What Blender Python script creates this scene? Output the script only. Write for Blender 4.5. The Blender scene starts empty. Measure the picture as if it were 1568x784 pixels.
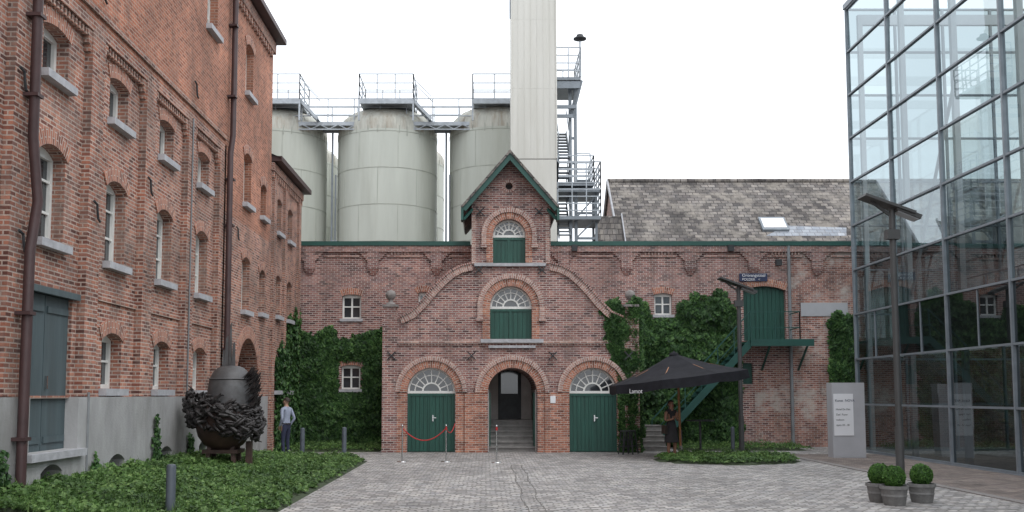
import bpy, math, random, bisect
from mathutils import Vector, Matrix, noise
from mathutils.geometry import tessellate_polygon
random.seed(7)
R=random.random
def U(a,b): return a+(b-a)*R()
pi=math.pi
F=1500.0; TH=math.atan(120/1500); PX,PY=744,485; H=1.85
scene=bpy.context.scene
# --- survey helpers: heights / offsets measured off the photograph at a known depth
def zf(py,Y): return Y*math.tan(math.atan((PY-py)/F)+TH)+H
def xf(px,Y,Z=H):
    zc=Y*math.cos(TH)+(Z-H)*math.sin(TH)
    return (px-PX)/F*zc

# ------------------------------------------------------------------ materials
def newmat(name):
    m=bpy.data.materials.new(name); m.use_nodes=True
    nt=m.node_tree; b=nt.nodes['Principled BSDF']
    return m,nt,b
def N(nt,t,**k):
    n=nt.nodes.new(t)
    for a,v in k.items(): setattr(n,a,v)
    return n
def ramp(nt,stops):
    r=N(nt,'ShaderNodeValToRGB')
    e=r.color_ramp.elements
    while len(e)<len(stops): e.new(0.5)
    for i,(p,c) in enumerate(stops):
        e[i].position=p; e[i].color=(c[0],c[1],c[2],1)
    return r
def mul(c,k): return tuple(x*k for x in c)
def mixc(nt,a,b,fac,mode='MIX'):
    m=N(nt,'ShaderNodeMix',data_type='RGBA',blend_type=mode)
    for sock,val in ((m.inputs[0],fac),(m.inputs[6],a),(m.inputs[7],b)):
        if isinstance(val,bpy.types.NodeSocket): nt.links.new(val,sock)
        elif isinstance(val,(int,float)): sock.default_value=val
        else: sock.default_value=(val[0],val[1],val[2],1)
    return m.outputs[2]
def noisen(nt,vec,scale,detail=4,rough=0.55):
    n=N(nt,'ShaderNodeTexNoise'); n.inputs['Scale'].default_value=scale
    n.inputs['Detail'].default_value=detail; n.inputs['Roughness'].default_value=rough
    if vec is not None: nt.links.new(vec,n.inputs['Vector'])
    return n.outputs['Fac']
def pm(name,col,rough=0.6,metal=0,var=0.15,scale=3.0,bump=0.0,bscale=40,stretch=None,dirt=None,spec=0.5):
    m,nt,b=newmat(name)
    tc=N(nt,'ShaderNodeTexCoord'); vec=tc.outputs['Object']
    if stretch:
        mp=N(nt,'ShaderNodeMapping'); mp.inputs['Scale'].default_value=stretch
        nt.links.new(vec,mp.inputs['Vector']); vec=mp.outputs['Vector']
    nz=noisen(nt,vec,scale,5,0.6)
    rp=ramp(nt,[(0.3,mul(col,1-var)),(0.7,mul(col,1+var))]); nt.links.new(nz,rp.inputs[0])
    out=rp.outputs[0]
    if dirt:
        nz2=noisen(nt,vec,scale*0.37,6,0.7)
        r2=ramp(nt,[(0.46,(0,0,0)),(0.66,(1,1,1))]); nt.links.new(nz2,r2.inputs[0])
        sc=N(nt,'ShaderNodeMath',operation='MULTIPLY'); nt.links.new(r2.outputs[0],sc.inputs[0]); sc.inputs[1].default_value=0.8
        out=mixc(nt,out,dirt,sc.outputs[0])
    nt.links.new(out,b.inputs['Base Color'])
    b.inputs['Roughness'].default_value=rough; b.inputs['Metallic'].default_value=metal
    b.inputs['Specular IOR Level'].default_value=spec
    if bump>0:
        nb=noisen(nt,tc.outputs['Object'],bscale,3)
        bp=N(nt,'ShaderNodeBump'); bp.inputs['Strength'].default_value=bump; bp.inputs['Distance'].default_value=0.02
        nt.links.new(nb,bp.inputs['Height']); nt.links.new(bp.outputs[0],b.inputs['Normal'])
    return m
def brickmat(name,cols,mortar,bw=0.22,rh=0.072,ms=0.011,stain=0.35,pale=None,bscale=0.55,rough=0.85,offset=0.5,bumpd=0.01,soot=(0.07,0.06,0.055),distort=0.0,sootk=.6):
    m,nt,b=newmat(name)
    uv=N(nt,'ShaderNodeTexCoord').outputs['UV']; vec=uv
    if distort>0:
        nzv=N(nt,'ShaderNodeTexNoise'); nzv.inputs['Scale'].default_value=3.5; nt.links.new(uv,nzv.inputs['Vector'])
        s=N(nt,'ShaderNodeVectorMath',operation='SUBTRACT'); nt.links.new(nzv.outputs['Color'],s.inputs[0]); s.inputs[1].default_value=(.5,.5,.5)
        k=N(nt,'ShaderNodeVectorMath',operation='SCALE'); nt.links.new(s.outputs[0],k.inputs[0]); k.inputs['Scale'].default_value=distort
        a=N(nt,'ShaderNodeVectorMath',operation='ADD'); nt.links.new(uv,a.inputs[0]); nt.links.new(k.outputs[0],a.inputs[1]); vec=a.outputs[0]
    br=N(nt,'ShaderNodeTexBrick'); nt.links.new(vec,br.inputs['Vector'])
    br.offset=offset
    br.inputs['Scale'].default_value=1; br.inputs['Brick Width'].default_value=bw; br.inputs['Row Height'].default_value=rh
    br.inputs['Mortar Size'].default_value=ms; br.inputs['Mortar Smooth'].default_value=0.3
    br.inputs['Color1'].default_value=(0,0,0,1); br.inputs['Color2'].default_value=(1,1,1,1); br.inputs['Mortar'].default_value=(.5,.5,.5,1)
    n=len(cols); rp=ramp(nt,[(i/(n-1),c) for i,c in enumerate(cols)]); nt.links.new(br.outputs['Color'],rp.inputs[0])
    nl=noisen(nt,uv,bscale,6,0.65)
    r2=ramp(nt,[(0.3,(1-stain,)*3),(0.72,(1+stain*0.7,)*3)]); nt.links.new(nl,r2.inputs[0])
    c=mixc(nt,rp.outputs[0],mortar,br.outputs['Fac'])
    c=mixc(nt,c,r2.outputs[0],1.0,'MULTIPLY')
    nm_=noisen(nt,uv,2.7,5,0.7); r5=ramp(nt,[(0.3,(.78,.80,.84)),(0.7,(1.2,1.14,1.08))]); nt.links.new(nm_,r5.inputs[0]); c=mixc(nt,c,r5.outputs[0],1.0,'MULTIPLY')
    mp=N(nt,'ShaderNodeMapping'); mp.inputs['Scale'].default_value=(1.6,0.35,1); mp.inputs['Location'].default_value=(3.3,1.7,0); nt.links.new(uv,mp.inputs['Vector'])
    ns=noisen(nt,mp.outputs[0],1.1,7,0.7)
    r3=ramp(nt,[(0.48,(0,0,0)),(0.72,(1,1,1))]); nt.links.new(ns,r3.inputs[0])
    km=N(nt,'ShaderNodeMath',operation='MULTIPLY'); nt.links.new(r3.outputs[0],km.inputs[0]); km.inputs[1].default_value=sootk
    c=mixc(nt,c,soot,km.outputs[0])
    if pale:
        npn=noisen(nt,uv,0.9,7,0.72); r4=ramp(nt,[(0.50,(0,0,0)),(0.62,(1,1,1))]); nt.links.new(npn,r4.inputs[0])
        k4=N(nt,'ShaderNodeMath',operation='MULTIPLY'); nt.links.new(r4.outputs[0],k4.inputs[0]); k4.inputs[1].default_value=pale[1]
        c=mixc(nt,c,pale[0],k4.outputs[0])
    nt.links.new(c,b.inputs['Base Color']); b.inputs['Roughness'].default_value=rough; b.inputs['Specular IOR Level'].default_value=0.25
    inv=N(nt,'ShaderNodeMath',operation='SUBTRACT'); inv.inputs[0].default_value=1; nt.links.new(br.outputs['Fac'],inv.inputs[1])
    nf=noisen(nt,uv,35,3); ad=N(nt,'ShaderNodeMath',operation='ADD'); nt.links.new(inv.outputs[0],ad.inputs[0]); nt.links.new(nf,ad.inputs[1])
    bp=N(nt,'ShaderNodeBump'); bp.inputs['Strength'].default_value=0.6; bp.inputs['Distance'].default_value=bumpd
    nt.links.new(ad.outputs[0],bp.inputs['Height']); nt.links.new(bp.outputs[0],b.inputs['Normal'])
    return m
def leafmat(name,cols,rough=0.5,trans=.25):
    m,nt,b=newmat(name)
    g=N(nt,'ShaderNodeNewGeometry'); rp=ramp(nt,[(i/(len(cols)-1),c) for i,c in enumerate(cols)])
    nt.links.new(g.outputs['Random Per Island'],rp.inputs[0])
    tc=N(nt,'ShaderNodeTexCoord'); nz=noisen(nt,tc.outputs['Object'],1.3,5)
    r2=ramp(nt,[(0.3,(.55,.58,.55)),(0.7,(1.35,1.3,1.1))]); nt.links.new(nz,r2.inputs[0])
    c=mixc(nt,rp.outputs[0],r2.outputs[0],1.0,'MULTIPLY'); nt.links.new(c,b.inputs['Base Color'])
    b.inputs['Roughness'].default_value=rough; b.inputs['Specular IOR Level'].default_value=0.3
    tr=N(nt,'ShaderNodeBsdfTranslucent'); nt.links.new(c,tr.inputs['Color'])
    mx=N(nt,'ShaderNodeMixShader'); mx.inputs[0].default_value=trans
    nt.links.new(b.outputs[0],mx.inputs[1]); nt.links.new(tr.outputs[0],mx.inputs[2]); nt.links.new(mx.outputs[0],nt.nodes['Material Output'].inputs[0])
    return m
M={}
M['brick']=brickmat('brick_mauve',[(.10,.05,.05),(.23,.105,.095),(.31,.145,.125),(.40,.21,.18),(.26,.15,.145)],(.50,.44,.41),stain=.28,ms=.013,sootk=.5)
M['brick_t']=brickmat('brick_trim_pale',[(.27,.15,.13),(.38,.21,.18),(.46,.28,.24),(.50,.34,.29)],(.56,.50,.46),stain=.2,ms=.013,sootk=.35)
M['brick_o']=brickmat('brick_orange',[(.20,.085,.06),(.36,.145,.10),(.45,.19,.125),(.53,.26,.18)],(.50,.42,.37),stain=.25,sootk=.45)
M['brick_l']=brickmat('brick_warehouse',[(.11,.048,.04),(.27,.105,.075),(.37,.15,.10),(.48,.22,.15),(.23,.12,.10)],(.48,.39,.34),stain=.4,soot=(.105,.09,.08),pale=((.42,.31,.26),.28),sootk=.68,ms=.013)
M['brick_lu']=brickmat('brick_warehouse_upper',[(.25,.095,.06),(.40,.155,.095),(.49,.20,.125)],(.48,.33,.26),stain=.35,soot=(.16,.115,.095),sootk=.62)
M['brick_p']=brickmat('brick_patched',[(.16,.07,.06),(.34,.15,.115),(.43,.23,.18)],(.50,.44,.41),stain=.35,pale=((.50,.45,.41),.75))
M['plinth']=pm('cement_render',(.36,.355,.355),.9,var=.22,scale=1.2,bump=.3,bscale=25,stretch=(1,1.2,.5),dirt=(.19,.185,.17))
M['stone']=pm('blue_stone',(.40,.40,.42),.8,var=.18,scale=6,bump=.2)
M['stone_d']=pm('weathered_stone',(.22,.20,.19),.85,var=.25,scale=8,bump=.3)
M['white']=pm('white_paint',(.72,.72,.69),.5,var=.08)
M['green']=pm('green_door_paint',(.012,.072,.053),.5,var=.25,scale=2,stretch=(6,6,.6))
M['green2']=pm('green_trim_paint',(.013,.072,.058),.5,var=.18,scale=2)
M['greyd']=pm('grey_green_door',(.075,.105,.115),.6,var=.18,scale=1.5,stretch=(5,5,.5),dirt=(.06,.08,.085))
M['pane']=pm('dark_window_glass',(.03,.035,.04),.06,var=.3,scale=1.5,spec=.9)
M['iron']=pm('dark_iron',(.03,.032,.035),.6,var=.3,scale=5)
M['pipe']=pm('brown_downpipe',(.055,.028,.028),.55,var=.25,scale=3)
M['pipeg']=pm('grey_downpipe',(.2,.21,.22),.55,var=.2,scale=3)
M['steel']=pm('galvanised_steel',(.36,.39,.42),.5,metal=.2,var=.2,scale=4)
M['steelg']=pm('steel_frame_paint',(.20,.225,.25),.5,metal=.2,var=.15,scale=3)
M['lampm']=pm('lamp_post_paint',(.06,.06,.06),.55,var=.15,scale=4)
M['boll']=pm('bollard_paint',(.085,.10,.12),.5,var=.15,scale=6)
M['slate']=brickmat('slate_roof',[(.075,.07,.07),(.13,.12,.115),(.19,.175,.165),(.27,.25,.23),(.11,.10,.10)],(.055,.05,.05),bw=.34,rh=.24,ms=.02,stain=.45,pale=((.30,.27,.235),.6),bscale=.8,soot=(.07,.065,.06),distort=.06)
M['slate2']=brickmat('slate_new',[(.26,.29,.33),(.32,.35,.39),(.38,.41,.45)],(.2,.2,.22),bw=.34,rh=.24,ms=.015,stain=.15)
M['cobble']=brickmat('cobble_setts',[(.22,.21,.205),(.35,.335,.33),(.43,.415,.40),(.53,.51,.495)],(.20,.19,.18),bw=.19,rh=.16,ms=.02,stain=.24,bscale=.35,soot=(.25,.24,.23),distort=.14,bumpd=.03,sootk=.5)
M['clinker']=brickmat('clinker_paving',[(.17,.14,.125),(.25,.21,.19),(.33,.28,.25)],(.15,.13,.12),bw=.22,rh=.1,ms=.012,stain=.3,bscale=.5,distort=.03)
M['gutter']=pm('gutter_joint',(.13,.12,.11),.95,var=.4,scale=9)
M['soil']=pm('soil',(.04,.055,.025),.95,var=.4,scale=5,bump=.6,bscale=12)
M['terrain']=pm('terrain',(.20,.20,.18),.95,var=.15,scale=.3)
M['tank']=pm('tank_paint',(.47,.49,.44),.65,var=.07,scale=1.0,stretch=(1.8,1.8,.2),dirt=(.39,.40,.345))
M['tseam']=pm('tank_seam',(.36,.375,.33),.65,var=.2,scale=2)
M['tankr']=pm('tank_rim_stain',(.47,.47,.42),.7,var=.14,scale=3,stretch=(3,3,.5),dirt=(.30,.25,.19))
M['clad']=pm('tower_cladding',(.58,.57,.525),.6,var=.05,scale=.8,stretch=(3,3,.3),dirt=(.50,.49,.44))
M['ivy']=leafmat('ivy_leaves',[(.018,.048,.02),(.036,.09,.032),(.065,.145,.048),(.12,.23,.08)])
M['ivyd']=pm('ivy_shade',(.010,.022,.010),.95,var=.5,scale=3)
M['cover']=leafmat('ground_cover_leaves',[(.04,.085,.025),(.075,.15,.045),(.115,.215,.065),(.19,.29,.11)],trans=.3)
M['box']=leafmat('boxwood_leaves',[(.03,.08,.02),(.07,.17,.035),(.13,.27,.06)])
M['pot']=pm('terracotta_pot_grey',(.17,.165,.16),.85,var=.25,scale=9,bump=.3)
M['conc']=pm('pillar_concrete',(.40,.40,.42),.8,var=.06,scale=2)
M['plaster']=pm('passage_plaster',(.50,.46,.44),.9,var=.12,scale=2,dirt=(.35,.31,.28))
M['step']=pm('step_stone',(.22,.21,.20),.85,var=.2,scale=5,bump=.3)
M['fabric']=pm('umbrella_fabric',(.016,.016,.020),.9,var=.3,scale=4,spec=.25)
M['wood']=pm('pole_wood',(.30,.13,.055),.6,var=.2,scale=6,stretch=(8,8,1))
M['rope']=pm('red_rope',(.42,.03,.03),.8)
M['chrome']=pm('chrome',(.55,.55,.55),.25,metal=1,var=.05)
M['bronze']=pm('sculpture_iron',(.030,.026,.026),.5,metal=.2,var=.45,scale=6,bump=.4,bscale=25)
M['rust']=pm('sculpture_rust',(.060,.034,.027),.6,metal=.1,var=.4,scale=3,bump=.3)
M['lead']=pm('sculpture_lead',(.095,.095,.098),.55,metal=.2,var=.3,scale=3,dirt=(.06,.05,.045))
M['signw']=pm('sign_white',(.74,.74,.76),.5,var=.02)
M['signb']=pm('sign_navy',(.02,.03,.08),.5)
M['signg']=pm('sign_green',(.01,.33,.14),.5)
M['inside']=pm('interior_dark',(.08,.08,.08),.9)
M['skin']=pm('skin',(.42,.25,.18),.6,var=.05)
M['skin2']=pm('skin_tan',(.20,.10,.065),.6,var=.05)
M['shirt']=pm('blue_shirt',(.30,.33,.42),.9,var=.08,scale=12,bump=.3,bscale=14)
M['navy']=pm('navy_trousers',(.03,.035,.07),.9,var=.15,scale=10,bump=.3,bscale=14)
M['black']=pm('black_cloth',(.018,.016,.018),.95,var=.2,scale=10,bump=.3,bscale=14)
M['hair']=pm('dark_hair',(.03,.02,.015),.7,var=.3,scale=30)
M['shoe']=pm('shoe_leather',(.02,.015,.012),.4)
M['spandrel']=pm('spandrel_panel',(.11,.105,.108),.35,var=.15,scale=.6)
M['beamw']=pm('light_beam',(.42,.44,.46),.5,var=.05)
def glassmat(name,lo,hi):
    m,nt,b=newmat(name); nt.nodes.remove(b)
    tc=N(nt,'ShaderNodeNewGeometry')
    rr=ramp(nt,[(0,lo),(1,hi)]); nt.links.new(tc.outputs['Random Per Island'],rr.inputs[0])
    t=N(nt,'ShaderNodeBsdfTransparent'); nt.links.new(rr.outputs[0],t.inputs[0])
    g=N(nt,'ShaderNodeBsdfGlossy'); g.inputs['Roughness'].default_value=.012; g.inputs['Color'].default_value=(.80,.88,.92,1)
    d=N(nt,'ShaderNodeVectorMath',operation='DOT_PRODUCT'); nt.links.new(tc.outputs['Normal'],d.inputs[0]); nt.links.new(tc.outputs['Incoming'],d.inputs[1])
    ab=N(nt,'ShaderNodeMath',operation='ABSOLUTE'); nt.links.new(d.outputs['Value'],ab.inputs[0])
    om=N(nt,'ShaderNodeMath',operation='SUBTRACT'); om.inputs[0].default_value=1; nt.links.new(ab.outputs[0],om.inputs[1])
    pw=N(nt,'ShaderNodeMath',operation='POWER'); nt.links.new(om.outputs[0],pw.inputs[0]); pw.inputs[1].default_value=5
    ma=N(nt,'ShaderNodeMath',operation='MULTIPLY_ADD'); nt.links.new(pw.outputs[0],ma.inputs[0]); ma.inputs[1].default_value=.84; ma.inputs[2].default_value=.16
    mx=N(nt,'ShaderNodeMixShader'); nt.links.new(ma.outputs[0],mx.inputs[0]); nt.links.new(t.outputs[0],mx.inputs[1]); nt.links.new(g.outputs[0],mx.inputs[2])
    nt.links.new(mx.outputs[0],nt.nodes['Material Output'].inputs[0]); return m
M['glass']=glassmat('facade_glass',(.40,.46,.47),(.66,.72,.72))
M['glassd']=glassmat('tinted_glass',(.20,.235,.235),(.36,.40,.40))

# ------------------------------------------------------------------ builders
PARTS=[]
def group(name,loc=(0,0,0),rotz=0):
    e=bpy.data.objects.new(name,None); e.empty_display_size=.3
    e.location=loc; e.rotation_euler=(0,0,rotz)
    scene.collection.objects.link(e); return e
class Part:
    def __init__(s,name,parent,mat,smooth=False,uv=True):
        s.name=name;s.parent=parent;s.mat=M[mat] if isinstance(mat,str) else mat;s.v=[];s.f=[];s.fu=[];s.smooth=smooth;s.uv=uv;PARTS.append(s)
    def add(s,vs,fs,uvs=None):
        o=len(s.v); s.v.extend([tuple(v) for v in vs])
        for i,f in enumerate(fs):
            s.f.append(tuple(o+k for k in f)); s.fu.append(uvs[i] if uvs else None)
    def face(s,pts,uv=None): s.add(pts,[tuple(range(len(pts)))],[uv] if uv else None)
    def box(s,x0,x1,y0,y1,z0,z1):
        v=[(x,y,z) for z in (z0,z1) for y in (y0,y1) for x in (x0,x1)]
        s.add(v,[(0,2,3,1),(4,5,7,6),(0,1,5,4),(2,6,7,3),(0,4,6,2),(1,3,7,5)])
    def mbox(s,mp,a0,a1,b0,b1,c0,c1):
        v=[mp(a,b,c) for b in (b0,b1) for c in (c0,c1) for a in (a0,a1)]
        s.add(v,[(0,2,3,1),(4,5,7,6),(0,1,5,4),(2,6,7,3),(0,4,6,2),(1,3,7,5)])
    def beam(s,p,q,w,h,up=(0,0,1)):
        p=Vector(p);q=Vector(q);d=(q-p).normalized();up=Vector(up)
        if abs(d.dot(up))>.98: up=Vector((0,1,0))
        r=d.cross(up).normalized();u=r.cross(d)
        v=[c+r*(w/2*i)+u*(h/2*j) for c in (p,q) for i,j in ((-1,-1),(1,-1),(1,1),(-1,1))]
        s.add(v,[(3,2,1,0),(4,5,6,7),(0,1,5,4),(1,2,6,5),(2,3,7,6),(3,0,4,7)])
    def tube(s,path,r,n=8,cap=True):
        path=[Vector(p) for p in path]; rs=r if isinstance(r,(list,tuple)) else [r]*len(path)
        vs=[];fs=[];ref=None
        for i,p in enumerate(path):
            d=(path[min(i+1,len(path)-1)]-path[max(i-1,0)]).normalized()
            if ref is None: ref=Vector((0,0,1)) if abs(d.z)<.9 else Vector((1,0,0))
            a=d.cross(ref).normalized(); b=d.cross(a).normalized()
            for k in range(n):
                t=2*pi*k/n; vs.append(p+a*math.cos(t)*rs[i]+b*math.sin(t)*rs[i])
        for i in range(len(path)-1):
            for k in range(n):
                k2=(k+1)%n; fs.append((i*n+k,i*n+k2,(i+1)*n+k2,(i+1)*n+k))
        if cap: fs.append(tuple(range(n))[::-1]); fs.append(tuple((len(path)-1)*n+k for k in range(n)))
        s.add(vs,fs)
    def cyl(s,p,q,r0,r1=None,n=12): s.tube([p,q],[r0,r0 if r1 is None else r1],n)
    def lathe(s,c,prof,n=24,sx=1,sy=1):
        vs=[];fs=[]
        for r,z in prof:
            for k in range(n):
                t=2*pi*k/n; vs.append((c[0]+r*math.cos(t)*sx,c[1]+r*math.sin(t)*sy,c[2]+z))
        for i in range(len(prof)-1):
            for k in range(n):
                k2=(k+1)%n; fs.append((i*n+k,i*n+k2,(i+1)*n+k2,(i+1)*n+k))
        s.add(vs,fs)
    def sphere(s,c,r,n=14,sz=1):
        s.lathe(c,[(r*math.sin(pi*i/n)+1e-4,-r*math.cos(pi*i/n)*sz) for i in range(n+1)],n*2)
    def plate(s,mp,outline,holes,c0,c1,back=True):
        polys=[outline]+list(holes)
        tris=tessellate_polygon([[Vector((a,b,0)) for a,b in p] for p in polys])
        flat=[p for poly in polys for p in poly]
        want=(Vector(mp(0,0,c0))-Vector(mp(0,0,c1)))
        for c,sgn in ((c0,1),(c1,-1)):
            vs=[mp(a,b,c) for a,b in flat]; fs=[]
            for t in tris:
                p=[Vector(vs[i]) for i in t]; nn=(p[1]-p[0]).cross(p[2]-p[0])
                if nn.length<1e-9: continue
                fs.append(tuple(t) if nn.dot(want)*sgn>0 else tuple(t)[::-1])
            s.add(vs,fs)
        for poly in polys:
            n=len(poly)
            for i in range(n):
                (a,b),(a2,b2)=poly[i],poly[(i+1)%n]
                s.face([mp(a,b,c0),mp(a2,b2,c0),mp(a2,b2,c1),mp(a,b,c1)])
    def ring(s,mp,ca,cb,r0,r1,c0,c1,t0=0,t1=pi,n=20):
        rm=(r0+r1)/2
        def p(r,t,c): return mp(ca+r*math.cos(t),cb+r*math.sin(t),c)
        for i in range(n):
            a=t0+(t1-t0)*i/n; b=t0+(t1-t0)*(i+1)/n
            ua,ub=a*rm,b*rm
            s.face([p(r0,a,c0),p(r1,a,c0),p(r1,b,c0),p(r0,b,c0)],[(0.005,ua),(r1-r0-.005,ua),(r1-r0-.005,ub),(.005,ub)])
            s.face([p(r0,a,c0),p(r0,b,c0),p(r0,b,c1),p(r0,a,c1)],[(0.01,ua),(.01,ub),(.01+abs(c1-c0),ub),(.01+abs(c1-c0),ua)])
            s.face([p(r1,a,c0),p(r1,b,c0),p(r1,b,c1),p(r1,a,c1)],[(0.01,ua),(.01,ub),(.01+abs(c1-c0),ub),(.01+abs(c1-c0),ua)])
        for t in (t0,t1): s.face([p(r0,t,c0),p(r1,t,c0),p(r1,t,c1),p(r0,t,c1)])
    def ribbon(s,mp,pts,w,c0,c1):
        L=0; n=len(pts); off=[]
        for i,(a,b) in enumerate(pts):
            p0=pts[max(i-1,0)];p1=pts[min(i+1,n-1)]
            dx,dy=p1[0]-p0[0],p1[1]-p0[1];l=math.hypot(dx,dy); off.append((a-dy/l*w,b+dx/l*w))
        for i in range(n-1):
            l=math.hypot(pts[i+1][0]-pts[i][0],pts[i+1][1]-pts[i][1])
            a,b,c,d=pts[i],pts[i+1],off[i+1],off[i]
            s.face([mp(*a,c0),mp(*b,c0),mp(*c,c0),mp(*d,c0)],[(0.01,L),(.01,L+l),(w-.01,L+l),(w-.01,L)])
            s.face([mp(*a,c0),mp(*b,c0),mp(*b,c1),mp(*a,c1)],[(0.01,L),(.01,L+l),(.2,L+l),(.2,L)])
            s.face([mp(*d,c0),mp(*c,c0),mp(*c,c1),mp(*d,c1)],[(0.01,L),(.01,L+l),(.2,L+l),(.2,L)])
            L+=l
        for i in (0,n-1): s.face([mp(*pts[i],c0),mp(*off[i],c0),mp(*off[i],c1),mp(*pts[i],c1)])
    def leaf(s,p,nrm,size,down=None):
        nrm=nrm.normalized()
        ref=down if down is not None else Vector((U(-1,1),U(-1,1),U(-1,1)))
        t=ref-nrm*ref.dot(nrm)
        if t.length<1e-3: t=Vector((1,0,0))-nrm*nrm.x
        t.normalize(); b=nrm.cross(t); w=size*.5
        s.add([p-t*size*.45,p-t*size*.1+b*w+nrm*size*.12,p+t*size*.55,p-t*size*.1-b*w+nrm*size*.12],[(0,1,2,3)])
def build():
    for s in PARTS:
        if not s.f: continue
        me=bpy.data.meshes.new(s.name); me.from_pydata(s.v,[],s.f); me.update()
        if s.uv:
            ul=me.uv_layers.new(name='UVMap'); data=[0.0]*(2*len(me.loops)); li=0
            for fi,f in enumerate(s.f):
                uu=s.fu[fi]
                if uu is None:
                    n=me.polygons[fi].normal; ax,ay,az=abs(n.x),abs(n.y),abs(n.z)
                    for vi in f:
                        v=s.v[vi]
                        if az>=ax and az>=ay: q=(v[0],v[1])
                        elif ax>=ay: q=(v[1],v[2])
                        else: q=(v[0],v[2])
                        data[li]=q[0];data[li+1]=q[1];li+=2
                else:
                    for q in uu: data[li]=q[0];data[li+1]=q[1];li+=2
            ul.data.foreach_set('uv',data)
        me.materials.append(s.mat)
        if s.smooth:
            me.polygons.foreach_set('use_smooth',[True]*len(me.polygons))
            try: me.set_sharp_from_angle(angle=math.radians(40))
            except Exception: pass
        o=bpy.data.objects.new(s.name,me); scene.collection.objects.link(o)
        if s.parent: o.parent=s.parent
def single(name,mat,smooth=False,uv=True): return Part(name,None,mat,smooth,uv)
def arch(a0,a1,b0,bs,rise,n=12):
    hw=(a1-a0)/2; ca=(a0+a1)/2
    R_=(hw*hw+rise*rise)/(2*rise); cb=bs+rise-R_; th=math.asin(min(1,hw/R_))
    pts=[(a0,b0),(a1,b0)]
    for i in range(n+1):
        t=pi/2-th+2*th*i/n; pts.append((ca+R_*math.cos(t),cb+R_*math.sin(t)))
    return pts,(ca,cb,R_,th)
def text(parent,name,s,loc,size,rot,mat,align='LEFT'):
    c=bpy.data.curves.new(name,'FONT'); c.body=s; c.size=size; c.extrude=.002; c.align_x=align
    c.materials.append(M[mat]); o=bpy.data.objects.new(name,c); o.location=loc; o.rotation_euler=rot
    scene.collection.objects.link(o); o.parent=parent; return o

# ------------------------------------------------------------------ ground
g=single('terrain','terrain'); g.face([(-800,-800,-.008),(800,-800,-.008),(800,800,-.008),(-800,800,-.008)])
g=single('courtyard_paving','cobble'); g.face([(-14,-8,0),(9.15,-8,0),(9.15,60,0),(-14,60,0)])
g.face([(9.15,31,0),(30,31,0),(30,60,0),(9.15,60,0)])
g=single('clinker_pavement','clinker'); g.face([(9.35,-8,.004),(26,-8,.004),(26,31,.004),(9.35,31,.004)])
g=single('pavement_edging','stone_d'); g.box(9.15,9.35,-8,31,-.05,.02)
g=single('drain_gutter','gutter')
yy=6.0
while yy<26:
    w_=U(.012,.03); o=.03*math.sin(yy*1.7)+U(-.008,.008)
    for x in (.66,.93): g.face([(x+o,yy,.004),(x+o+w_,yy,.004),(x+o+w_,yy+.27,.004),(x+o,yy+.27,.004)])
    if R()<.8: g.face([(.70,yy,.0045),(.92,yy,.0045),(.92,yy+.02,.0045),(.70,yy+.02,.0045)])
    yy+=.28

# ------------------------------------------------------------------ warehouse (left)
XL=-6.74
wh=group('brick_warehouse')
wb=Part('wall_panels',wh,'brick_l'); wu=Part('upper_wall',wh,'brick_lu'); wp=Part('plinth',wh,'plinth')
wf=Part('window_frames',wh,'white'); wg=Part('window_panes',wh,'pane'); ws=Part('sills',wh,'stone'); wpil=Part('pilasters',wh,'brick_l')
warch=Part('window_arches',wh,'brick_o'); wi=Part('wall_anchors',wh,'iron')
mL=lambda a,b,c:(XL-c,a,b)           # c>0 goes into the wall
def winL(holes,yc,w,z0,z1,rise=.12,c=0,rev=.23,bars=True,outer=True):
    pts,(ca,cb,R_,th)=arch(yc-w/2,yc+w/2,z0,z1-rise,rise)
    holes.append(pts)
    if outer: warch.ring(mL,ca,cb,R_+.004,R_+.26,c-.025,c+.1,pi/2-th*1.1,pi/2+th*1.1,10)
    ws.mbox(mL,yc-w/2-.08,yc+w/2+.08,z0-.13,z0-.004,c-.14,c+rev)
    wg.mbox(mL,yc-w/2-.02,yc+w/2+.02,z0-.02,z1+.02,c+rev+.03,c+rev+.05)
    f=.08
    wf.mbox(mL,yc-w/2,yc-w/2+f,z0,z1,c+rev-.03,c+rev+.03); wf.mbox(mL,yc+w/2-f,yc+w/2,z0,z1,c+rev-.03,c+rev+.03)
    wf.mbox(mL,yc-w/2+f,yc+w/2-f,z0,z0+f,c+rev-.03,c+rev+.03); wf.mbox(mL,yc-w/2+f,yc+w/2-f,z1-f-rise*.6,z1,c+rev-.03,c+rev+.03)
    if bars:
        wf.mbox(mL,yc-.035,yc+.035,z0+f,z1-f-.07,c+rev-.02,c+rev+.025)
        nz=2 if z1-z0<1.2 else 3
        for i in range(1,nz): 
            zz=z0+(z1-z0)*i/nz; wf.mbox(mL,yc-w/2+f,yc+w/2-f,zz-.02,zz+.02,c+rev-.015,c+rev+.02)
bays=[4.5,7.2,9.9,12.6,15.3,18.0,20.75,23.5]
PD=.14
holes=[];ph=[];uh=[]
for i,y in enumerate(bays):
    winL(holes,y,.92,6.9,7.72,.08,c=PD,bars=False)
    winL(holes,y,.95,4.26,5.8,.14,c=PD)
    if i!=4: winL(holes,y,.95,1.97,2.98,.12,c=PD)
    if i in (1,3,7): winL(uh,y,.9,10.8,12.1,.12,c=0)
    ph.append(arch(y-.38,y+.38,.40,.66,.12)[0])
holes.append([(14.5,1.84),(16.22,1.84),(16.22,3.42),(14.5,3.42)])
wb.plate(mL,[(-6,1.80),(24.9,1.80),(24.9,8.25),(-6,8.25)],holes,PD,PD+.45)
wp.plate(mL,[(-6,-.3),(14.5,-.3),(14.5,1.82),(-6,1.82)],[h for h in ph if h[0][0]<14],-.02,PD+.45)
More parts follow.
